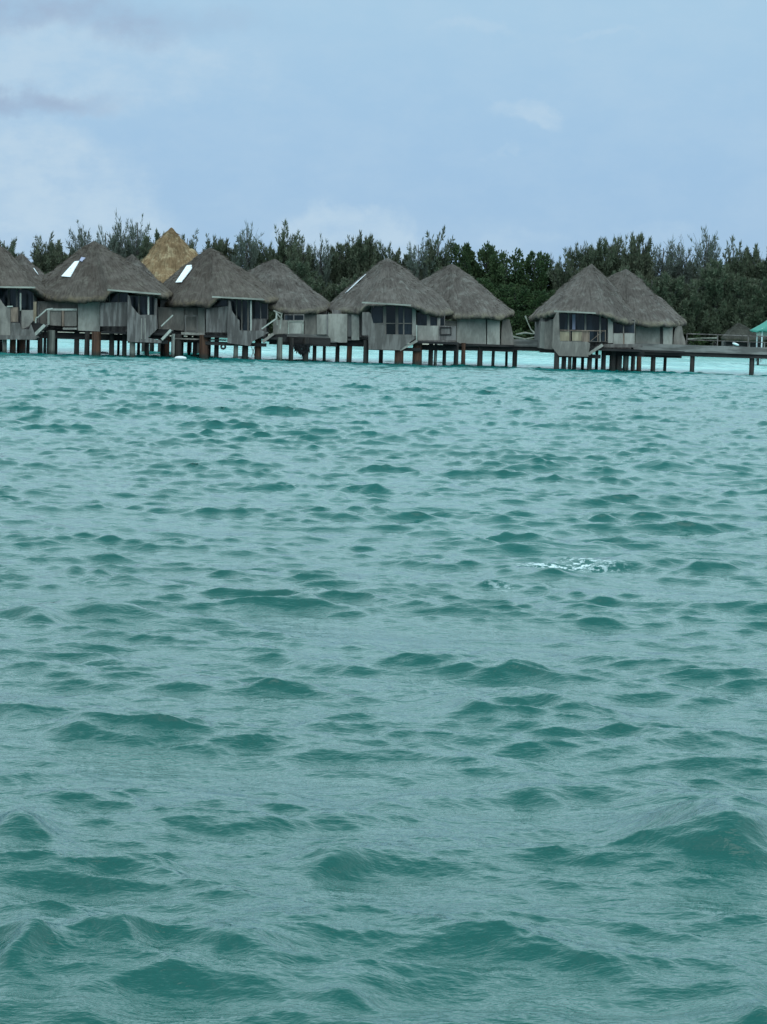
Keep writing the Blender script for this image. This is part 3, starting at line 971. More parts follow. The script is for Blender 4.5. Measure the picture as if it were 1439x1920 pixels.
rl.bar(W(*z5(805, 1245), Y + .03), W(*z5(905, 1165), Y + .03), 0.04)
rl.build('railing', M['brown'], e)
panel(e, 'corner_post', 'pale', z5, rect(962, 1005, 1006, 1262), Y + 1.2, 0.3)
window(e, z5, rect(1006, 1050, 1204, 1178), Y + 2.2, [(1096, 1106)], 'wall')
for a, b in ((1010, 1096), (1110, 1202)):
    panel(e, 'deck_parapet', 'pale', z5, rect(a, 1176, b, 1276), Y + 1.2, 0.08)
MB().prism(P(z5, rect(1097, 1180, 1109, 1276), Y + 1.25), .05).build('parapet_post', M['brown'], e)
panel(e, 'deck_edge', 'skirt', z5, [(920, 1272), (1272, 1270), (1272, 1302), (925, 1302)], Y + 1.1, 0.9)
panel(e, 'wall', 'pale', z5, [(1212, 1105), (1430, 1120), (1430, 1338), (1275, 1332), (1206, 1275)], Y + 4.2)
panel(e, 'wall', 'wood', z6, [(462, 1118), (500, 1118), (500, 1330), (462, 1330)], Y + 4.4)
panel(e, 'wall', 'pale', z6, [(500, 1118), (587, 1118), (583, 1296), (500, 1296)], Y + 4.0)
panel(e, 'outdoor_screen', 'wall', z6, [(610, 1115), (668, 1115), (684, 1200), (702, 1250), (702, 1330), (590, 1330), (596, 1200)], Y + 4.6, 1.4)
stair(e, z5, (786, 1362), (915, 1278), Y + 0.1, 1.1, None, 'pale', 26)
beam(e, 1047, 1128, Y + 0.5, 0.92, 1.2); beam(e, 1130, 1210, Y + 1.6, 1.15, 1.5); beam(e, 1195, 1280, Y + 4.3, 1.1, 1.45)
beam(e, 1013, 1050, Y + 2.2, 1.2, 1.55)
for q in [(1045, .4, 10), (1058, .9, 9), (1070, 1.4, 7, 'pile_grey'), (1078, 2.2, 8), (1106, .8, 9), (1133, 1.4, 9), (1150, 1.7, 12), (1161, 1.9, 12), (1173, 2.6, 7, 'pile_grey'),
          (1177, 4.8, 6, 'pile_pale'), (1188, 3.2, 8), (1200, 3.4, 9, 'pile_rust'), (1226, 4.6, 9), (1248, 6, 6), (1094, 5, 6), (1120, 5, 6)]:
    stilt(e, q[0], Y + q[1], q[2], q[3] if len(q) > 3 else 'pile_dark', 1.6)

# ======== bungalow D : centre, sliver skylight
Y = 160.5
d = thing('overwater_bungalow', 'centre grey thatched bungalow with a thin sliver skylight left of its higher peak', 'bungalow', (W(760, 690, Y).x, Y, 0), GRP)
r5, t5 = make_roof(d, (727, 481, 4.5), [(607, 574, 6.5), (622, 580, 3.5), (650, 583, 1.8), (672, 582, 0.7), (680, 576, 0.0, .2), (684, 570, -0.1, 0.1), (768, 572, -0.2, 0.1),
     (782, 575, 0.0, 0.2), (800, 583, 0.7), (830, 586, 1.8), (850, 584, 3.0), (862, 580, 6.0)], Y, 5.0, M['thatch'], seed=3.3)
r6, t6 = make_roof(d, (848, 492, 8.5), [(712, 574, 9.5), (790, 582, 6.0), (850, 591, 3.3), (905, 592, 2.9), (945, 592, 3.1), (957, 588, 4.2), (966, 585, 6.5)], Y, 4.5, M['thatch'], seed=4.1)
fascia(r5, (679, 567), (771, 572.5), Y - 0.35)
core(d, 622, 832, Y + 2.4, 6, 1.7, 3.8); core(d, 862, 938, Y + 5.3, 5, 1.6, 3.7)
floor(d, 690, 860, Y + 0.25, 8, 1.75); floor(d, 850, 965, Y + 3.9, 8, 1.66); floor(d, 612, 692, Y + 1.9, 7, 1.9)
panel(d, 'wall', 'pale', z3, [(796, 1000), (968, 1000), (966, 1258), (890, 1258), (820, 1240), (796, 1195)], Y + 1.7)
panel(d, 'wall', 'wood', z3, rect(969, 1000, 1004, 1240), Y + 1.9)
panel(d, 'wall', 'pale', z3, rect(1005, 1005, 1074, 1236), Y + 1.5)
panel(d, 'terrace_screen', 'skirt', z4, [(-2, 985), (62, 985), (76, 1000), (98, 1085), (196, 1095), (200, 1182), (450, 1190), (482, 1215), (330, 1327), (55, 1318), (52, 1194), (-2, 1194)], Y)
window(d, z4, rect(75, 925, 450, 1192), Y + 1.7, [(186, 214), (297, 322), (365, 377)], 'wall', rails=[(1082, 1090)])
panel(d, 'corner_post', 'pale', z4, rect(447, 935, 482, 1200), Y + 1.4, 0.3)
window(d, z4, rect(486, 985, 742, 1112), Y + 2.2, [(580, 610), (672, 700)], 'pale')
panel(d, 'deck_parapet', 'pale', z4, [(496, 1104), (684, 1108), (684, 1236), (500, 1236)], Y + 1.1, 0.08)
pp = panel(d, 'deck_parapet', 'wood', z4, [(686, 1108), (842, 1112), (842, 1238), (686, 1236)], Y + 1.15, 0.08)
pp['label'] = 'darker parapet panel with a framed opening'
pf = MB()
for q in (rect(695, 1118, 800, 1128), rect(695, 1182, 800, 1192), rect(695, 1128, 703, 1182), rect(792, 1128, 800, 1182)):
    pf.prism(P(z4, q, Y + 1.08), 0.05)
pf.build('opening_frame', M['beam'], pp)
panel(d, 'deck_edge', 'skirt', z4, [(498, 1238), (844, 1238), (760, 1262), (500, 1262)], Y + 1.05, 1.2)
panel(d, 'wall', 'wall', z4, [(742, 1062), (846, 1062), (846, 1290), (742, 1270)], Y + 4.1)
panel(d, 'wall', 'pale', z4, [(848, 1044), (1112, 1050), (1112, 1292), (848, 1292)], Y + 4.0)
panel(d, 'wall', 'pale', z4, rect(1122, 1052, 1236, 1278), Y + 3.9)
panel(d, 'outdoor_screen', 'wall', z4, [(1262, 1048), (1322, 1048), (1340, 1120), (1364, 1240), (1364, 1290), (1246, 1290), (1250, 1150)], Y + 4.4, 1.4)
st = stair(d, z4, (335, 1325), (492, 1242), Y + 0.1, 1.1, [(488, 1100), (488, 1240)], 'pale', 22)
beam(d, 692, 790, Y + 0.5, 1.0, 1.25); beam(d, 785, 858, Y + 1.6, 1.1, 1.5); beam(d, 850, 965, Y + 4.3, 1.15, 1.5); beam(d, 612, 690, Y + 2.2, 1.2, 1.7)
for q in [(655, 2.4, 10, 'pile_rust'), (633, 3.0, 8), (609, 4, 6, 'pile_grey'), (687, .9, 10), (715, 4.6, 8, 'pile_grey'), (749, .6, 17, 'pile_rust'), (783, 1.0, 18, 'pile_rust'), (808, 1.8, 9),
          (817, 2.2, 6, 'pile_pale'), (834, 3.0, 7), (856, 3.4, 9), (870, 3.6, 8, 'pile_rust'), (901, 4.4, 10), (925, 6, 6, 'pile_grey'), (951, 7, 5)]:
    stilt(d, q[0], Y + q[1], q[2], q[3] if len(q) > 3 else 'pile_dark', 1.7)
skylight(r5, t5, [(648, 550), (653, 549), (687, 514.5), (681, 514)], M['skylight'])

# ======== bungalow C : narrow white skylight, golden roof behind
Y = 158.3
c = thing('overwater_bungalow', 'grey thatched bungalow in front of the golden roof with a narrow upright white skylight', 'bungalow', (W(440, 680, Y).x, Y, 0), GRP)
r3, t3 = make_roof(c, (394, 462, 4.5), [(282, 548, 7.0), (294, 566, 3.6), (318, 568, 1.6), (360, 569, 0.6), (394, 570, 0.0), (403, 562, -.1, .25), (408, 557, -0.2, 0.1), (492, 561, 0.0, 0.1),
     (503, 563, 1.0, .2), (520, 560, 3.5), (530, 556, 6.0)], Y, 5.0, M['thatch_dark'], seed=5.3)
r4, t4 = make_roof(c, (516, 483, 8.5), [(385, 554, 9.5), (455, 562, 6.2), (492, 568, 4.0), (512, 577, 3.4), (545, 581, 3.1), (590, 581, 3.2), (612, 579, 5), (622, 572, 8)], Y, 4.5, M['thatch'], seed=6.1)
fascia(r3, (398, 556.5), (495, 561.5), Y - 0.35)
core(c, 300, 495, Y + 2.4, 6, 1.6, 4.1); core(c, 530, 612, Y + 5.3, 6, 1.6, 3.9)
floor(c, 382, 520, Y + 0.25, 8, 1.7); floor(c, 516, 620, Y + 3.9, 8, 1.75); floor(c, 300, 384, Y + 1.9, 7, 1.75)
panel(c, 'wall', 'wall', z2, [(270, 940), (515, 945), (505, 1152), (278, 1135)], Y + 1.9)
panel(c, 'wall', 'pale', z2, rect(632, 945, 694, 1190), Y + 1.5)
panel(c, 'wall', 'wall', z2, rect(517, 945, 630, 1165), Y + 1.75)
fr = MB()
for q in (rect(512, 1012, 628, 1022), rect(512, 1150, 628, 1162), rect(512, 1022, 521, 1150), rect(620, 1022, 629, 1150)):
    fr.prism(P(z2, q, Y + 1.2), 0.06)
fr.build('deck_railing', M['wood'], c)
panel(c, 'deck_edge', 'pale', z2, [(480, 1164), (692, 1172), (692, 1194), (480, 1186)], Y + 1.1, 0.8)
panel(c, 'wall', 'wood', z2, [(704, 955), (780, 945), (902, 930), (902, 1168), (704, 1166)], Y + 0.6)
panel(c, 'terrace_screen', 'wood', z2, [(895, 1256), (897, 1168), (905, 872), (925, 890), (938, 975), (985, 1042), (1004, 1060), (1006, 1148), (1090, 1152), (1200, 1150), (1268, 1168), (1120, 1250), (1100, 1290), (900, 1262)], Y)
window(c, z2, rect(780, 870, 902, 935), Y + 1.6, [], 'wall')
window(c, z2, rect(915, 872, 1120, 1155), Y + 1.7, [(972, 984), (1018, 1032), (1074, 1090)], 'wall')
panel(c, 'corner_post', 'rail', z2, rect(1101, 880, 1114, 1150), Y + 0.3, 0.12)
panel(c, 'terrace_screen', 'wood', z2, rect(1114, 1050, 1246, 1155), Y + 1.0)
window(c, z2, rect(1120, 885, 1262, 1050), Y + 2.2, [(1190, 1200)], 'wood')
st = stair(c, z2, (1212, 1252), (1310, 1180), Y + 0.1, 1.1, [(1205, 1135), (1335, 1042), (1338, 990)], 'wall', 24)
lt = MB()
for a, b in (((1310, 970), (1385, 1000)), ((1330, 985), (1390, 1050)), ((1338, 1000), (1345, 1100)), ((1385, 990), (1370, 1140))):
    lt.bar(W(*z2(*a), Y + .4), W(*z2(*b), Y + .4), 0.09, 0.07)
lt.build('bent_rail', M['board'], c)
panel(c, 'deck_parapet', 'wall', z3, [(300, 1050), (428, 1058), (430, 1178), (300, 1180)], Y + 1.1, .08)
panel(c, 'deck_parapet', 'pale', z3, rect(446, 1072, 560, 1178), Y + 1.1, .08)
rl = MB()
for q in (rect(430, 1060, 575, 1071), rect(432, 1071, 444, 1180), rect(562, 1071, 574, 1180)):
    rl.prism(P(z3, q, Y + 1.05), 0.1)
rl.build('deck_railing', M['board'], c)
window(c, z3, rect(400, 1005, 580, 1062), Y + 2.6, [(480, 490)], 'wood')
panel(c, 'wall', 'wall', z3, rect(582, 1005, 690, 1185), Y + 3.9)
panel(c, 'wall', 'pale', z3, rect(692, 1005, 782, 1185), Y + 3.8)
panel(c, 'corner_post', 'wood', z3, rect(780, 1005, 794, 1190), Y + 3.5)
panel(c, 'deck_edge', 'beam', z3, [(270, 1186), (420, 1186), (405, 1250), (240, 1250)], Y + 1.1, 1.2)
beam(c, 384, 500, Y + 0.5, 1.0, 1.25); beam(c, 300, 388, Y + 2.0, 1.1, 1.5); beam(c, 505, 620, Y + 3.6, 1.15, 1.6)
MB().box(W(325, 640, Y + 1).x, W(425, 640, Y + 1).x, Y + 0.9, Y + 1.05, 1.32, 1.42).build('cross_brace', M['wall'], c)
for q in [(305, 3.2, 8), (313, 1.6, 11, 'pile_rust'), (324, .5, 7, 'pile_pale'), (334, 1.2, 15), (341, 5, 6), (355, 5, 6), (365, 2.4, 8), (383, .8, 18, 'pile_rust'), (390, 2.6, 11), (406, 1.4, 9),
          (442, .5, 9, 'pile_grey'), (460, 1.0, 12), (483, 1.0, 12, 'pile_rust'), (525, .9, 11, 'pile_grey'), (546, 3.0, 9), (573, 3.2, 11), (488, 6, 6)]:
    stilt(c, q[0], Y + q[1], q[2], q[3] if len(q) > 3 else 'pile_dark', 1.7)
skylight(r3, t3, [(330, 530.5), (342, 531), (361.5, 504), (361, 497.5), (353, 500)], M['skylight'])

# ======== bungalow B : widest skylight
Y = 155.3
b = thing('overwater_bungalow', 'grey thatched bungalow near the left with the widest white skylight and a white stair handrail', 'bungalow', (W(200, 675, Y).x, Y, 0), GRP)
r1, t1 = make_roof(b, (176, 449, 4.5), [(50, 545, 7.0), (62, 550, 3.6), (78, 556, 1.8), (108, 559, 0.8), (160, 560, 0.2), (195, 561, 0.0), (202, 553, -.1, .25), (207, 545, -0.2, 0.1), (296, 551, 0.0, 0.1),
     (306, 554, 1.0, .2), (318, 552, 3.5), (326, 548, 6.0)], Y, 5.0, M['thatch_dark'], seed=7.3)
rt, tt_ = make_roof(b, (248, 474, 8.5), [(180, 548, 9), (215, 552, 6.2), (262, 556, 5.0), (300, 556, 5.6), (316, 548, 8)], Y, 4.5, M['thatch'], seed=8.1)
fascia(r1, (202, 543.5), (302, 551.5), Y - 0.35)
core(b, 74, 285, Y + 2.4, 6, 1.6, 4.2)
floor(b, 190, 310, Y + 0.25, 8, 1.75); floor(b, 74, 192, Y + 1.9, 7, 1.8)
panel(b, 'wall', 'wood', z1, rect(338, 885, 356, 1085), Y + 1.3, .3)
panel(b, 'wall', 'wall', z1, [(357, 885), (700, 892), (700, 1112), (357, 1090)], Y + 1.9)
panel(b, 'wall', 'pale', z1, [(703, 895), (900, 895), (900, 1158), (703, 1150)], Y + 1.4)
panel(b, 'deck_parapet', 'wall', z1, [(455, 975), (555, 975), (552, 1108), (455, 1104)], Y + 1.15, .06)
panel(b, 'deck_parapet', 'wall', z1, [(580, 975), (690, 975), (690, 1112), (580, 1110)], Y + 1.15, .06)
rl = MB()
for q in (rect(428, 952, 694, 970), rect(428, 970, 448, 1100)):
    rl.prism(P(z1, q, Y + 1.05), 0.1)
rl.build('deck_railing', M['rail'], b)
MB().prism(P(z1, rect(558, 972, 578, 1112), Y + 1.05), .1).build('railing_post', M['brown'], b)
panel(b, 'deck_edge', 'pale', z1, rect(568, 1124, 690, 1142), Y + 1.1, .7)
panel(b, 'wall', 'wood', z1, [(904, 900), (1146, 896), (1146, 1112), (904, 1112)], Y + 0.6)
window(b, z1, rect(985, 810, 1155, 900), Y + 1.6, [(1062, 1074)], 'wall')
panel(b, 'terrace_screen', 'wood', z2, [(-6, 1240), (-4, 1115), (0, 828), (20, 845), (32, 925), (80, 985), (108, 1010), (180, 1008), (262, 1015), (268, 1132), (180, 1215), (305, 1240), (300, 1262), (20, 1252)], Y)
window(b, z2, rect(12, 835, 245, 1015), Y + 1.7, [(92, 108)], 'wall')
panel(b, 'corner_post', 'rail', z2, rect(178, 845, 192, 1012), Y + 0.25, .12)
panel(b, 'corner_post', 'wood', z2, rect(246, 860, 264, 1020), Y + 0.8, .12)
dr = MB()
for x in (120, 152):
    dr.prism(P(z2, rect(x, 1040, x + 8, 1225), Y - 0.03), 0.028)
dr.build('screen_batten', M['pale'], b)
stair(b, z2, (306, 1232), (388, 1144), Y + 0.1, 1.1, [(300, 1112), (405, 1012)], 'rail', 22)
panel(b, 'stair_side', 'beam', z2, [(175, 1222), (282, 1138), (385, 1138), (300, 1230)], Y + 0.7, .06)
beam(b, 240, 315, Y + 0.5, 1.0, 1.25); beam(b, 76, 240, Y + 2.0, 1.1, 1.55)
for q in [(76, 1.8, 10), (91, .6, 7), (97, .5, 13, 'pile_grey'), (84, 4.6, 6, 'pile_pale'), (104, 3.6, 9), (144, 2.2, 10), (163, 1.6, 10), (181, .8, 18, 'pile_rust'), (210, 1.4, 10), (234, 1.4, 9),
          (249, .5, 11, 'pile_grey'), (276, 2.6, 9), (222, 6, 5), (260, 6, 6)]:
    stilt(b, q[0], Y + q[1], q[2], q[3] if len(q) > 3 else 'pile_dark', 1.7)
skylight(r1, t1, [(117, 519.5), (133, 520.5), (150, 491), (141, 491.5)], M['skylight'])
skylight(r1, t1, [(150, 490), (155, 492), (161, 485), (154, 484)], M['skylight_blue'], 'flashing_sheet')

# ======== bungalow A : cropped by the left edge
Y = 153.8
a_ = thing('overwater_bungalow', 'leftmost thatched bungalow cut off by the left edge of the photo', 'bungalow', (W(0, 670, Y).x, Y, 0), GRP)
r0, t0 = make_roof(a_, (-26, 434, 4.5), [(-150, 548, 7.0), (-138, 553, 3.6), (-100, 556, 1.4), (-14, 556, 0.0), (-8, 545, -.1, .25), (-4, 538, -0.2, 0.1), (62, 538, 0.0, 0.1), (72, 544, 1.0, .2), (82, 552, 2.5),
     (98, 552, 5.0)], Y, 5.0, M['thatch_dark'], seed=9.3)
r0b, t0b = make_roof(a_, (40, 473, 8.5), [(-30, 548, 9), (20, 554, 6.2), (62, 556, 5.0), (90, 552, 5.6), (108, 540, 8)], Y, 4.5, M['thatch'], seed=9.9)
fascia(r0, (-6, 538), (66.5, 539), Y - 0.35)
core(a_, -120, 64, Y + 2.4, 6, 1.6, 4.2)
floor(a_, -120, 70, Y + 0.25, 8, 1.75)
panel(a_, 'terrace_screen', 'wall', z7, [(-60, 300), (0, 415), (55, 500), (100, 560), (203, 570), (205, 1118), (-60, 1105)], Y)
panel(a_, 'railing_panel', 'brown', z7, rect(212, 578, 352, 858), Y + .02, .06)
panel(a_, 'terrace_screen', 'skirt', z7, [(210, 880), (385, 880), (420, 1000), (560, 1000), (600, 900), (690, 1130), (210, 1118)], Y + .01, .08)
panel(a_, 'rail_cap', 'rail', z7, rect(140, 548, 250, 572), Y - .05, .1)
panel(a_, 'corner_post', 'rail', z7, rect(384, 300, 412, 640), Y + .2, .12)
panel(a_, 'corner_post', 'beam', z7, rect(358, 560, 384, 1040), Y + .15, .12)
panel(a_, 'terrace_screen', 'wall', z7, [(418, 632), (642, 632), (642, 832), (560, 940), (418, 1010)], Y + .3)
panel(a_, 'corner_post', 'tan', z7, rect(648, 470, 700, 850), Y + 1.0, .15)
window(a_, z7, rect(-40, 215, 650, 635), Y + 1.7, [(150, 190), (310, 345)], 'wood')
panel(a_, 'deck_edge', 'skirt', z7, [(-60, 1106), (700, 1132), (730, 1160), (680, 1200), (-60, 1200)], Y - .05, 1.0)
stair(a_, z7, (655, 1125), (868, 918), Y + 0.1, 1.1, [(690, 880), (700, 780), (740, 765), (900, 620), (1020, 600)], 'rail', 26)
panel(a_, 'stair_side', 'beam', z7, [(500, 1060), (640, 840), (860, 910), (660, 1120)], Y + 0.7, .06)
beam(a_, -120, 72, Y + 0.6, 0.98, 1.2)
for q in [(-8, 1.0, 10), (9, .6, 9, 'pile_grey'), (24, 1.4, 12, 'pile_rust'), (42, 2.0, 13, 'pile_rust'), (52, 3.4, 7), (-40, 1, 12), (-80, 1, 12), (2, 5, 6), (35, 6, 6)]:
    stilt(a_, q[0], Y + q[1], q[2], q[3] if len(q) > 3 else 'pile_dark', 1.7)
skylight(r0b, t0b, [(63, 503), (79, 505), (72, 516), (69, 515)], M['skylight'])

# ======== golden hut behind
Y = 182.0
g = thing('thatched_hut', 'taller hut with fresh golden straw roof behind the grey bungalows', 'hut', (W(322, 660, Y).x, Y, 0))
rg, tg = make_roof(g, (322, 424, 0), [(236, 522, 0), (250, 533, -2.6), (286, 540, -3.8), (356, 542, -3.8), (394, 538, -2.6), (408, 528, 0)], Y, 4.0, M['thatch_gold'], amp=0.17, seed=12.1)
core(g, 268, 378, Y - 2.2, 5, 1.6, 5.8)
floor(g, 262, 384, Y - 2.8, 6, 1.8)
for q in [(270, -2), (300, -2), (340, -2), (372, -2), (285, 2), (355, 2)]:
    stilt(g, q[0], Y + q[1], 9, 'pile_dark', 1.8)

# ---------------------------------------------------------------- walkways
def walkway(label, x0, x1, Y, ztop, piles, rail=None):
    o = thing('walkway', label, 'walkway', (W((x0 + x1) / 2, 660, Y).x, Y, 0), 'timber walkways over the lagoon')
    a = W(x0, 650, Y).x; bb = W(x1, 650, Y).x
    MB().box(a, bb, Y, Y + 2.2, ztop - 0.1, ztop).build('deck_surface', M['deck'], o)
    n = 6
    MB().box(a, bb, Y - 0.08, Y - 0.01, ztop - 0.42, ztop + 0.12).build('edge_board', M['deck'], o)
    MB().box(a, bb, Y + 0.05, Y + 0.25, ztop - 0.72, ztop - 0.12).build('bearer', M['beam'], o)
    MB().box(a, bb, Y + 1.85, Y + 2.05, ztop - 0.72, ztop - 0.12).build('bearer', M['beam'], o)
    for q in piles:
        stilt(o, q[0], Y + 0.35, q[1], 'pile_dark', ztop - 0.3, 'pile')
        stilt(o, q[0] + 1, Y + 1.75, q[1] * 0.9, 'pile_dark', ztop - 0.3, 'pile')
    if rail:
        mb = MB(); y2 = Y + 2.1
        ra, rb = W(rail[0], 640, y2).x, W(rail[1], 640, y2).x
        mb.bar((ra, y2, ztop + 0.95), (rb, y2, ztop + 0.93), 0.07)
        mb.bar((ra, y2, ztop + 0.5), (rb, y2, ztop + 0.48), 0.05)
        k = ra
        while k < rb:
            mb.bar((k, y2, ztop), (k, y2, ztop + 0.95), 0.07); k += 2.3
        mb.build('railing', M['wood'], o)
    return o
walkway('grey walkway on dark piles running off the right edge toward the green canopy', 1188, 1475, 164.5, 1.98, [(1299, 7.5), (1411, 8)], (1288, 1475))
walkway('grey walkway linking the centre bungalow to the rightmost one', 833, 1042, 165.5, 1.98, [(966, 8)], None)
walkway('grey walkway behind the valley between the narrow skylight and sliver skylight bungalows', 536, 632, 162.3, 1.85, [(590, 7)], None)

# things hanging and lying about the stilts
def hanging(px, py, Y, r, label):
    cc = W(px, py, Y)
    v = []; f = []; nu, nv = 20, 8
    for i in range(nu):
        a = 2 * math.pi * i / nu
        for j in range(nv):
            bq = 2 * math.pi * j / nv
            rr = r + 0.07 * math.cos(bq)
            v.append(cc + Vector((rr * math.cos(a), 0.07 * math.sin(bq), rr * math.sin(a))))
    for i in range(nu):
        for j in range(nv):
            f.append((i * nv + j, ((i + 1) % nu) * nv + j, ((i + 1) % nu) * nv + (j + 1) % nv, i * nv + (j + 1) % nv))
    o = link('black_tyre', v, f, M['rubber'], smooth=True)
    tag(o, label, 'tyre')
    return o
hanging(419, 650, 158.6, 0.15, 'small black tyre hanging from a bungalow floor beam among the piles')
nb = MB()
rn = random.Random(4)
for k in range(260):
    x = rn.uniform(553, 580); t = rn.random()
    top = 644; bot = 664 - abs(x - 568) * 0.8 + rn.uniform(-3, 2)
    yy = top + (bot - top) * t
    p = W(x, yy, 161.4 + rn.uniform(-.3, .3))
    q = p + Vector((rn.uniform(-.15, .15), rn.uniform(-.1, .1), -rn.uniform(.15, .35)))
    s = Vector((rn.uniform(.04, .1), rn.uniform(-.05, .05), 0))
    nb.add([p - s, p + s, q], [(0, 1, 2)])
nn = nb.build('hanging_net', M['net']); tag(nn, 'ragged black netting hanging below the walkway among the piles', 'netting')

lad = thing('swim_ladder', 'crossed metal ladder frame standing in the water between two reddish piles', 'ladder', W(475, 668, 158.8))
mb = MB()
for a, q in (((472, 650), (478, 669)), ((478, 650), (472, 669))):
    mb.bar(W(*a, 158.8), W(*q, 158.8), 0.05)
mb.build('crossed_frame', M['wood'], lad)

def float_(px, py, Y, L, label):
    p = W(px, py, Y); v = []; f = []
    nu, nv = 14, 8
    for i in range(nu + 1):
        t = i / nu; r = 0.14 * (math.sin(math.pi * min(1, max(0, t))) ** 0.4 + 0.02)
        for j in range(nv):
            a = 2 * math.pi * j / nv
            v.append(Vector((p.x - L / 2 + L * t, Y + r * 1.5 * math.cos(a), 0.10 + r * math.sin(a))))
    for i in range(nu):
        for j in range(nv):
            f.append((i * nv + j, (i + 1) * nv + j, (i + 1) * nv + (j + 1) % nv, i * nv + (j + 1) % nv))
    o = link('mooring_float', v, f, M['white'], smooth=True)
    tag(o, label, 'float', 'white floats on the lagoon')
float_(339, 674, 153.0, 0.85, 'flat white float on the open water in front of the narrow skylight bungalow')
float_(195, 662, 161.5, 0.75, 'small white float between the piles under the widest skylight bungalow')

# ---------------------------------------------------------------- right side: canopy, shore hut, driftwood
Y = 225.0
cp = thing('canopy_shelter', 'green cloth canopy on white posts at the right edge', 'canopy', (W(1450, 660, Y).x, Y, 0))
def canopy():
    cx_, cy_ = W(1464, 620, Y).x, Y
    top = W(1464, 574, Y).z; eave = W(1428, 621, Y).z
    v = []; f = []
    n, m_ = 32, 10
    rad = cx_ - W(1408, 620, Y).x
    for j in range(m_ + 1):
        t = j / m_
        for i in range(n):
            a = 2 * math.pi * i / n
            r = rad * t * (1 + 0.04 * math.cos(8 * a) * t)
            z = top + (eave - top) * (t ** 0.85) - 0.12 * math.sin(math.pi * t) + (0.08 * math.cos(8 * a)) * t * t
            v.append(Vector((cx_ + r * math.cos(a), cy_ + r * math.sin(a), z)))
    for j in range(m_):
        for i in range(n):
            f.append((j * n + i, (j + 1) * n + i, (j + 1) * n + (i + 1) % n, j * n + (i + 1) % n))
    o = link('canopy_cloth', v, f, M['canopy'], cp, smooth=True)
    sm = o.modifiers.new('s', 'SOLIDIFY'); sm.thickness = 0.08
    for px in (1429, 1475):
        p = W(px, 640, Y - 1.5)
        MB().tube([(p.x, Y - 1.5, 0.3), (p.x, Y - 1.5, eave + 0.3)], 0.07, 8).build('post', M['white'], cp)
        MB().tube([(p.x, Y + 1.5, 0.3), (p.x, Y + 1.5, eave + 0.3)], 0.07, 8).build('post', M['white'], cp)
    MB().box(W(1418, 640, Y).x, W(1440, 640, Y).x, Y - 1.45, Y - 0.3, eave - .45, eave - .08).build('valance', M['rail'], cp)
    MB().box(cx_ - rad, cx_ + rad, Y - 2, Y + 2, 0.75, 0.95).build('platform', M['wood'], cp)
    for sx in (-.8, 0, .8):
        for yy in (-1.7, 1.7):
            MB().tube([(cx_ + rad * sx, Y + yy, -1), (cx_ + rad * sx, Y + yy, .8)], .12, 7).build('pile', M['pile_dark'], cp)
canopy()

Y = 307.0
sh = thing('shore_hut', 'low dark thatched hut on the shore left of the green canopy', 'hut', (W(1390, 650, Y).x, Y, 0))
make_roof(sh, (1384, 604, 0), [(1352, 632, 0), (1360, 635, -3), (1400, 637, -3.2), (1432, 636, -3), (1440, 634, 0)], Y, 4.0, M['thatch_olive'], seed=14.0)
core(sh, 1362, 1430, Y - 2, 4, 0.2, 2.0, 'beam', 'wall')
for x in (1356, 1376, 1406, 1434):
    MB().tube([(W(x, 640, Y - 2.6).x, Y - 2.6, -1), (W(x, 640, Y - 2.6).x, Y - 2.6, 2.0)], .11, 7).build('post', M['wood'], sh)
MB().box(W(1350, 640, Y - 3).x, W(1442, 640, Y - 3).x, Y - 3, Y + 4, 0.15, 0.35).build('platform', M['wood'], sh)
for x in (1356, 1380, 1408, 1436):
    MB().tube([(W(x, 640, Y + 2).x, Y + 2, -1), (W(x, 640, Y + 2).x, Y + 2, .2)], .12, 7).build('pile', M['pile_dark'], sh)

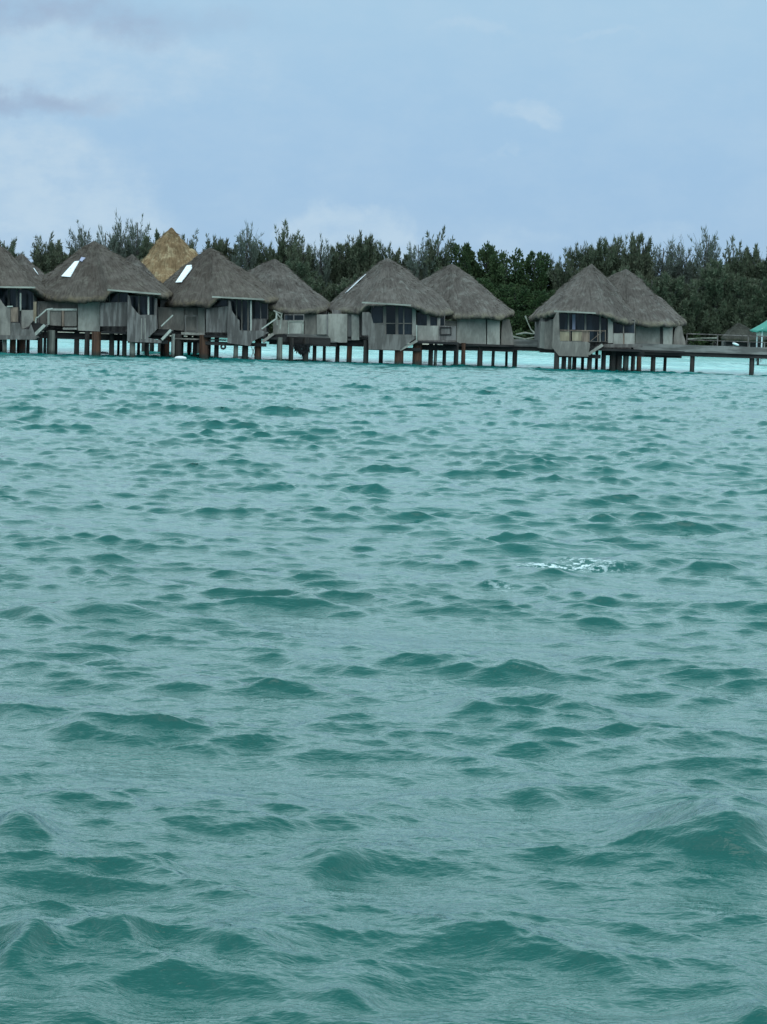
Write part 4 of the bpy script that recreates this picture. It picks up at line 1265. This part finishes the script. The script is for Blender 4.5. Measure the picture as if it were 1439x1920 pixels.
# upturned kayak in front of the hut
p = W(1380, 645, 285.0)
kv = []; kf = []
for i in range(13):
    t = i / 12; r = 0.2 * math.sin(math.pi * t) ** 0.6 + 0.01
    for j in range(8):
        a = 2 * math.pi * j / 8
        kv.append(Vector((p.x - .45 + .9 * t, 285 + r * math.cos(a), p.z + .1 - .25 * t + .75 * r * math.sin(a))))
for i in range(12):
    for j in range(8):
        kf.append((i * 8 + j, (i + 1) * 8 + j, (i + 1) * 8 + (j + 1) % 8, i * 8 + (j + 1) % 8))
kk = thing('kayak_rack', 'small white boat hull on a dark rack in front of the shore hut', 'boat', (p.x, 285, 0))
link('hull', kv, kf, M['white'], kk, smooth=True)
rk = MB()
for dx in (-.6, .6):
    rk.bar((p.x + dx, 285, -1), (p.x + dx, 285, p.z - .2), .12)
rk.bar((p.x - .9, 285, p.z - .24), (p.x + .9, 285, p.z - .24), .1)
rk.build('rack', M['beam'], kk)

for k, (pts, lab) in enumerate([
    ([(968, 627), (985, 624), (1000, 626), (1012, 624)], 'long pale fallen trunk on the shore left of the rightmost bungalow'),
    ([(962, 631), (985, 636), (1008, 631)], 'curved bleached log lying below the fallen trunk'),
    ([(985, 592), (990, 605), (996, 618), (1003, 625)], 'bare leaning dead stem above the fallen trunk'),
    ([(1290, 636), (1312, 634), (1345, 634)], 'pale log on the shore behind the right walkway')]):
    path = [W(x, y, 321.5 + 0.3 * k) for x, y in pts]
    o = MB().tube(path, [0.10 + 0.05 * math.sin(i * 2 + k) for i in range(len(path))], 7).build('driftwood_log', M['driftwood'])
    tag(o, lab, 'log', 'driftwood on the shore')
# bank the logs lie on
def bank():
    v = []; f = []
    n = 60
    for i in range(n):
        x = W(930, 640, 323).x + (W(1060, 640, 323).x - W(930, 640, 323).x) * i / (n - 1)
        e_ = math.sin(math.pi * i / (n - 1)) ** 0.5
        for j in range(8):
            t = j / 7
            v.append((x, 320.0 + t * 6, -0.3 + (1.6 * math.sin(t * math.pi / 2) + 0.25 * noise.noise(Vector((x, t * 5, 0)))) * e_))
    for i in range(n - 1):
        for j in range(7):
            a = i * 8 + j
            f.append((a, a + 8, a + 9, a + 1))
    o = link('shore_bank', v, f, M['sand'], smooth=True); o['kind'] = 'structure'
bank()
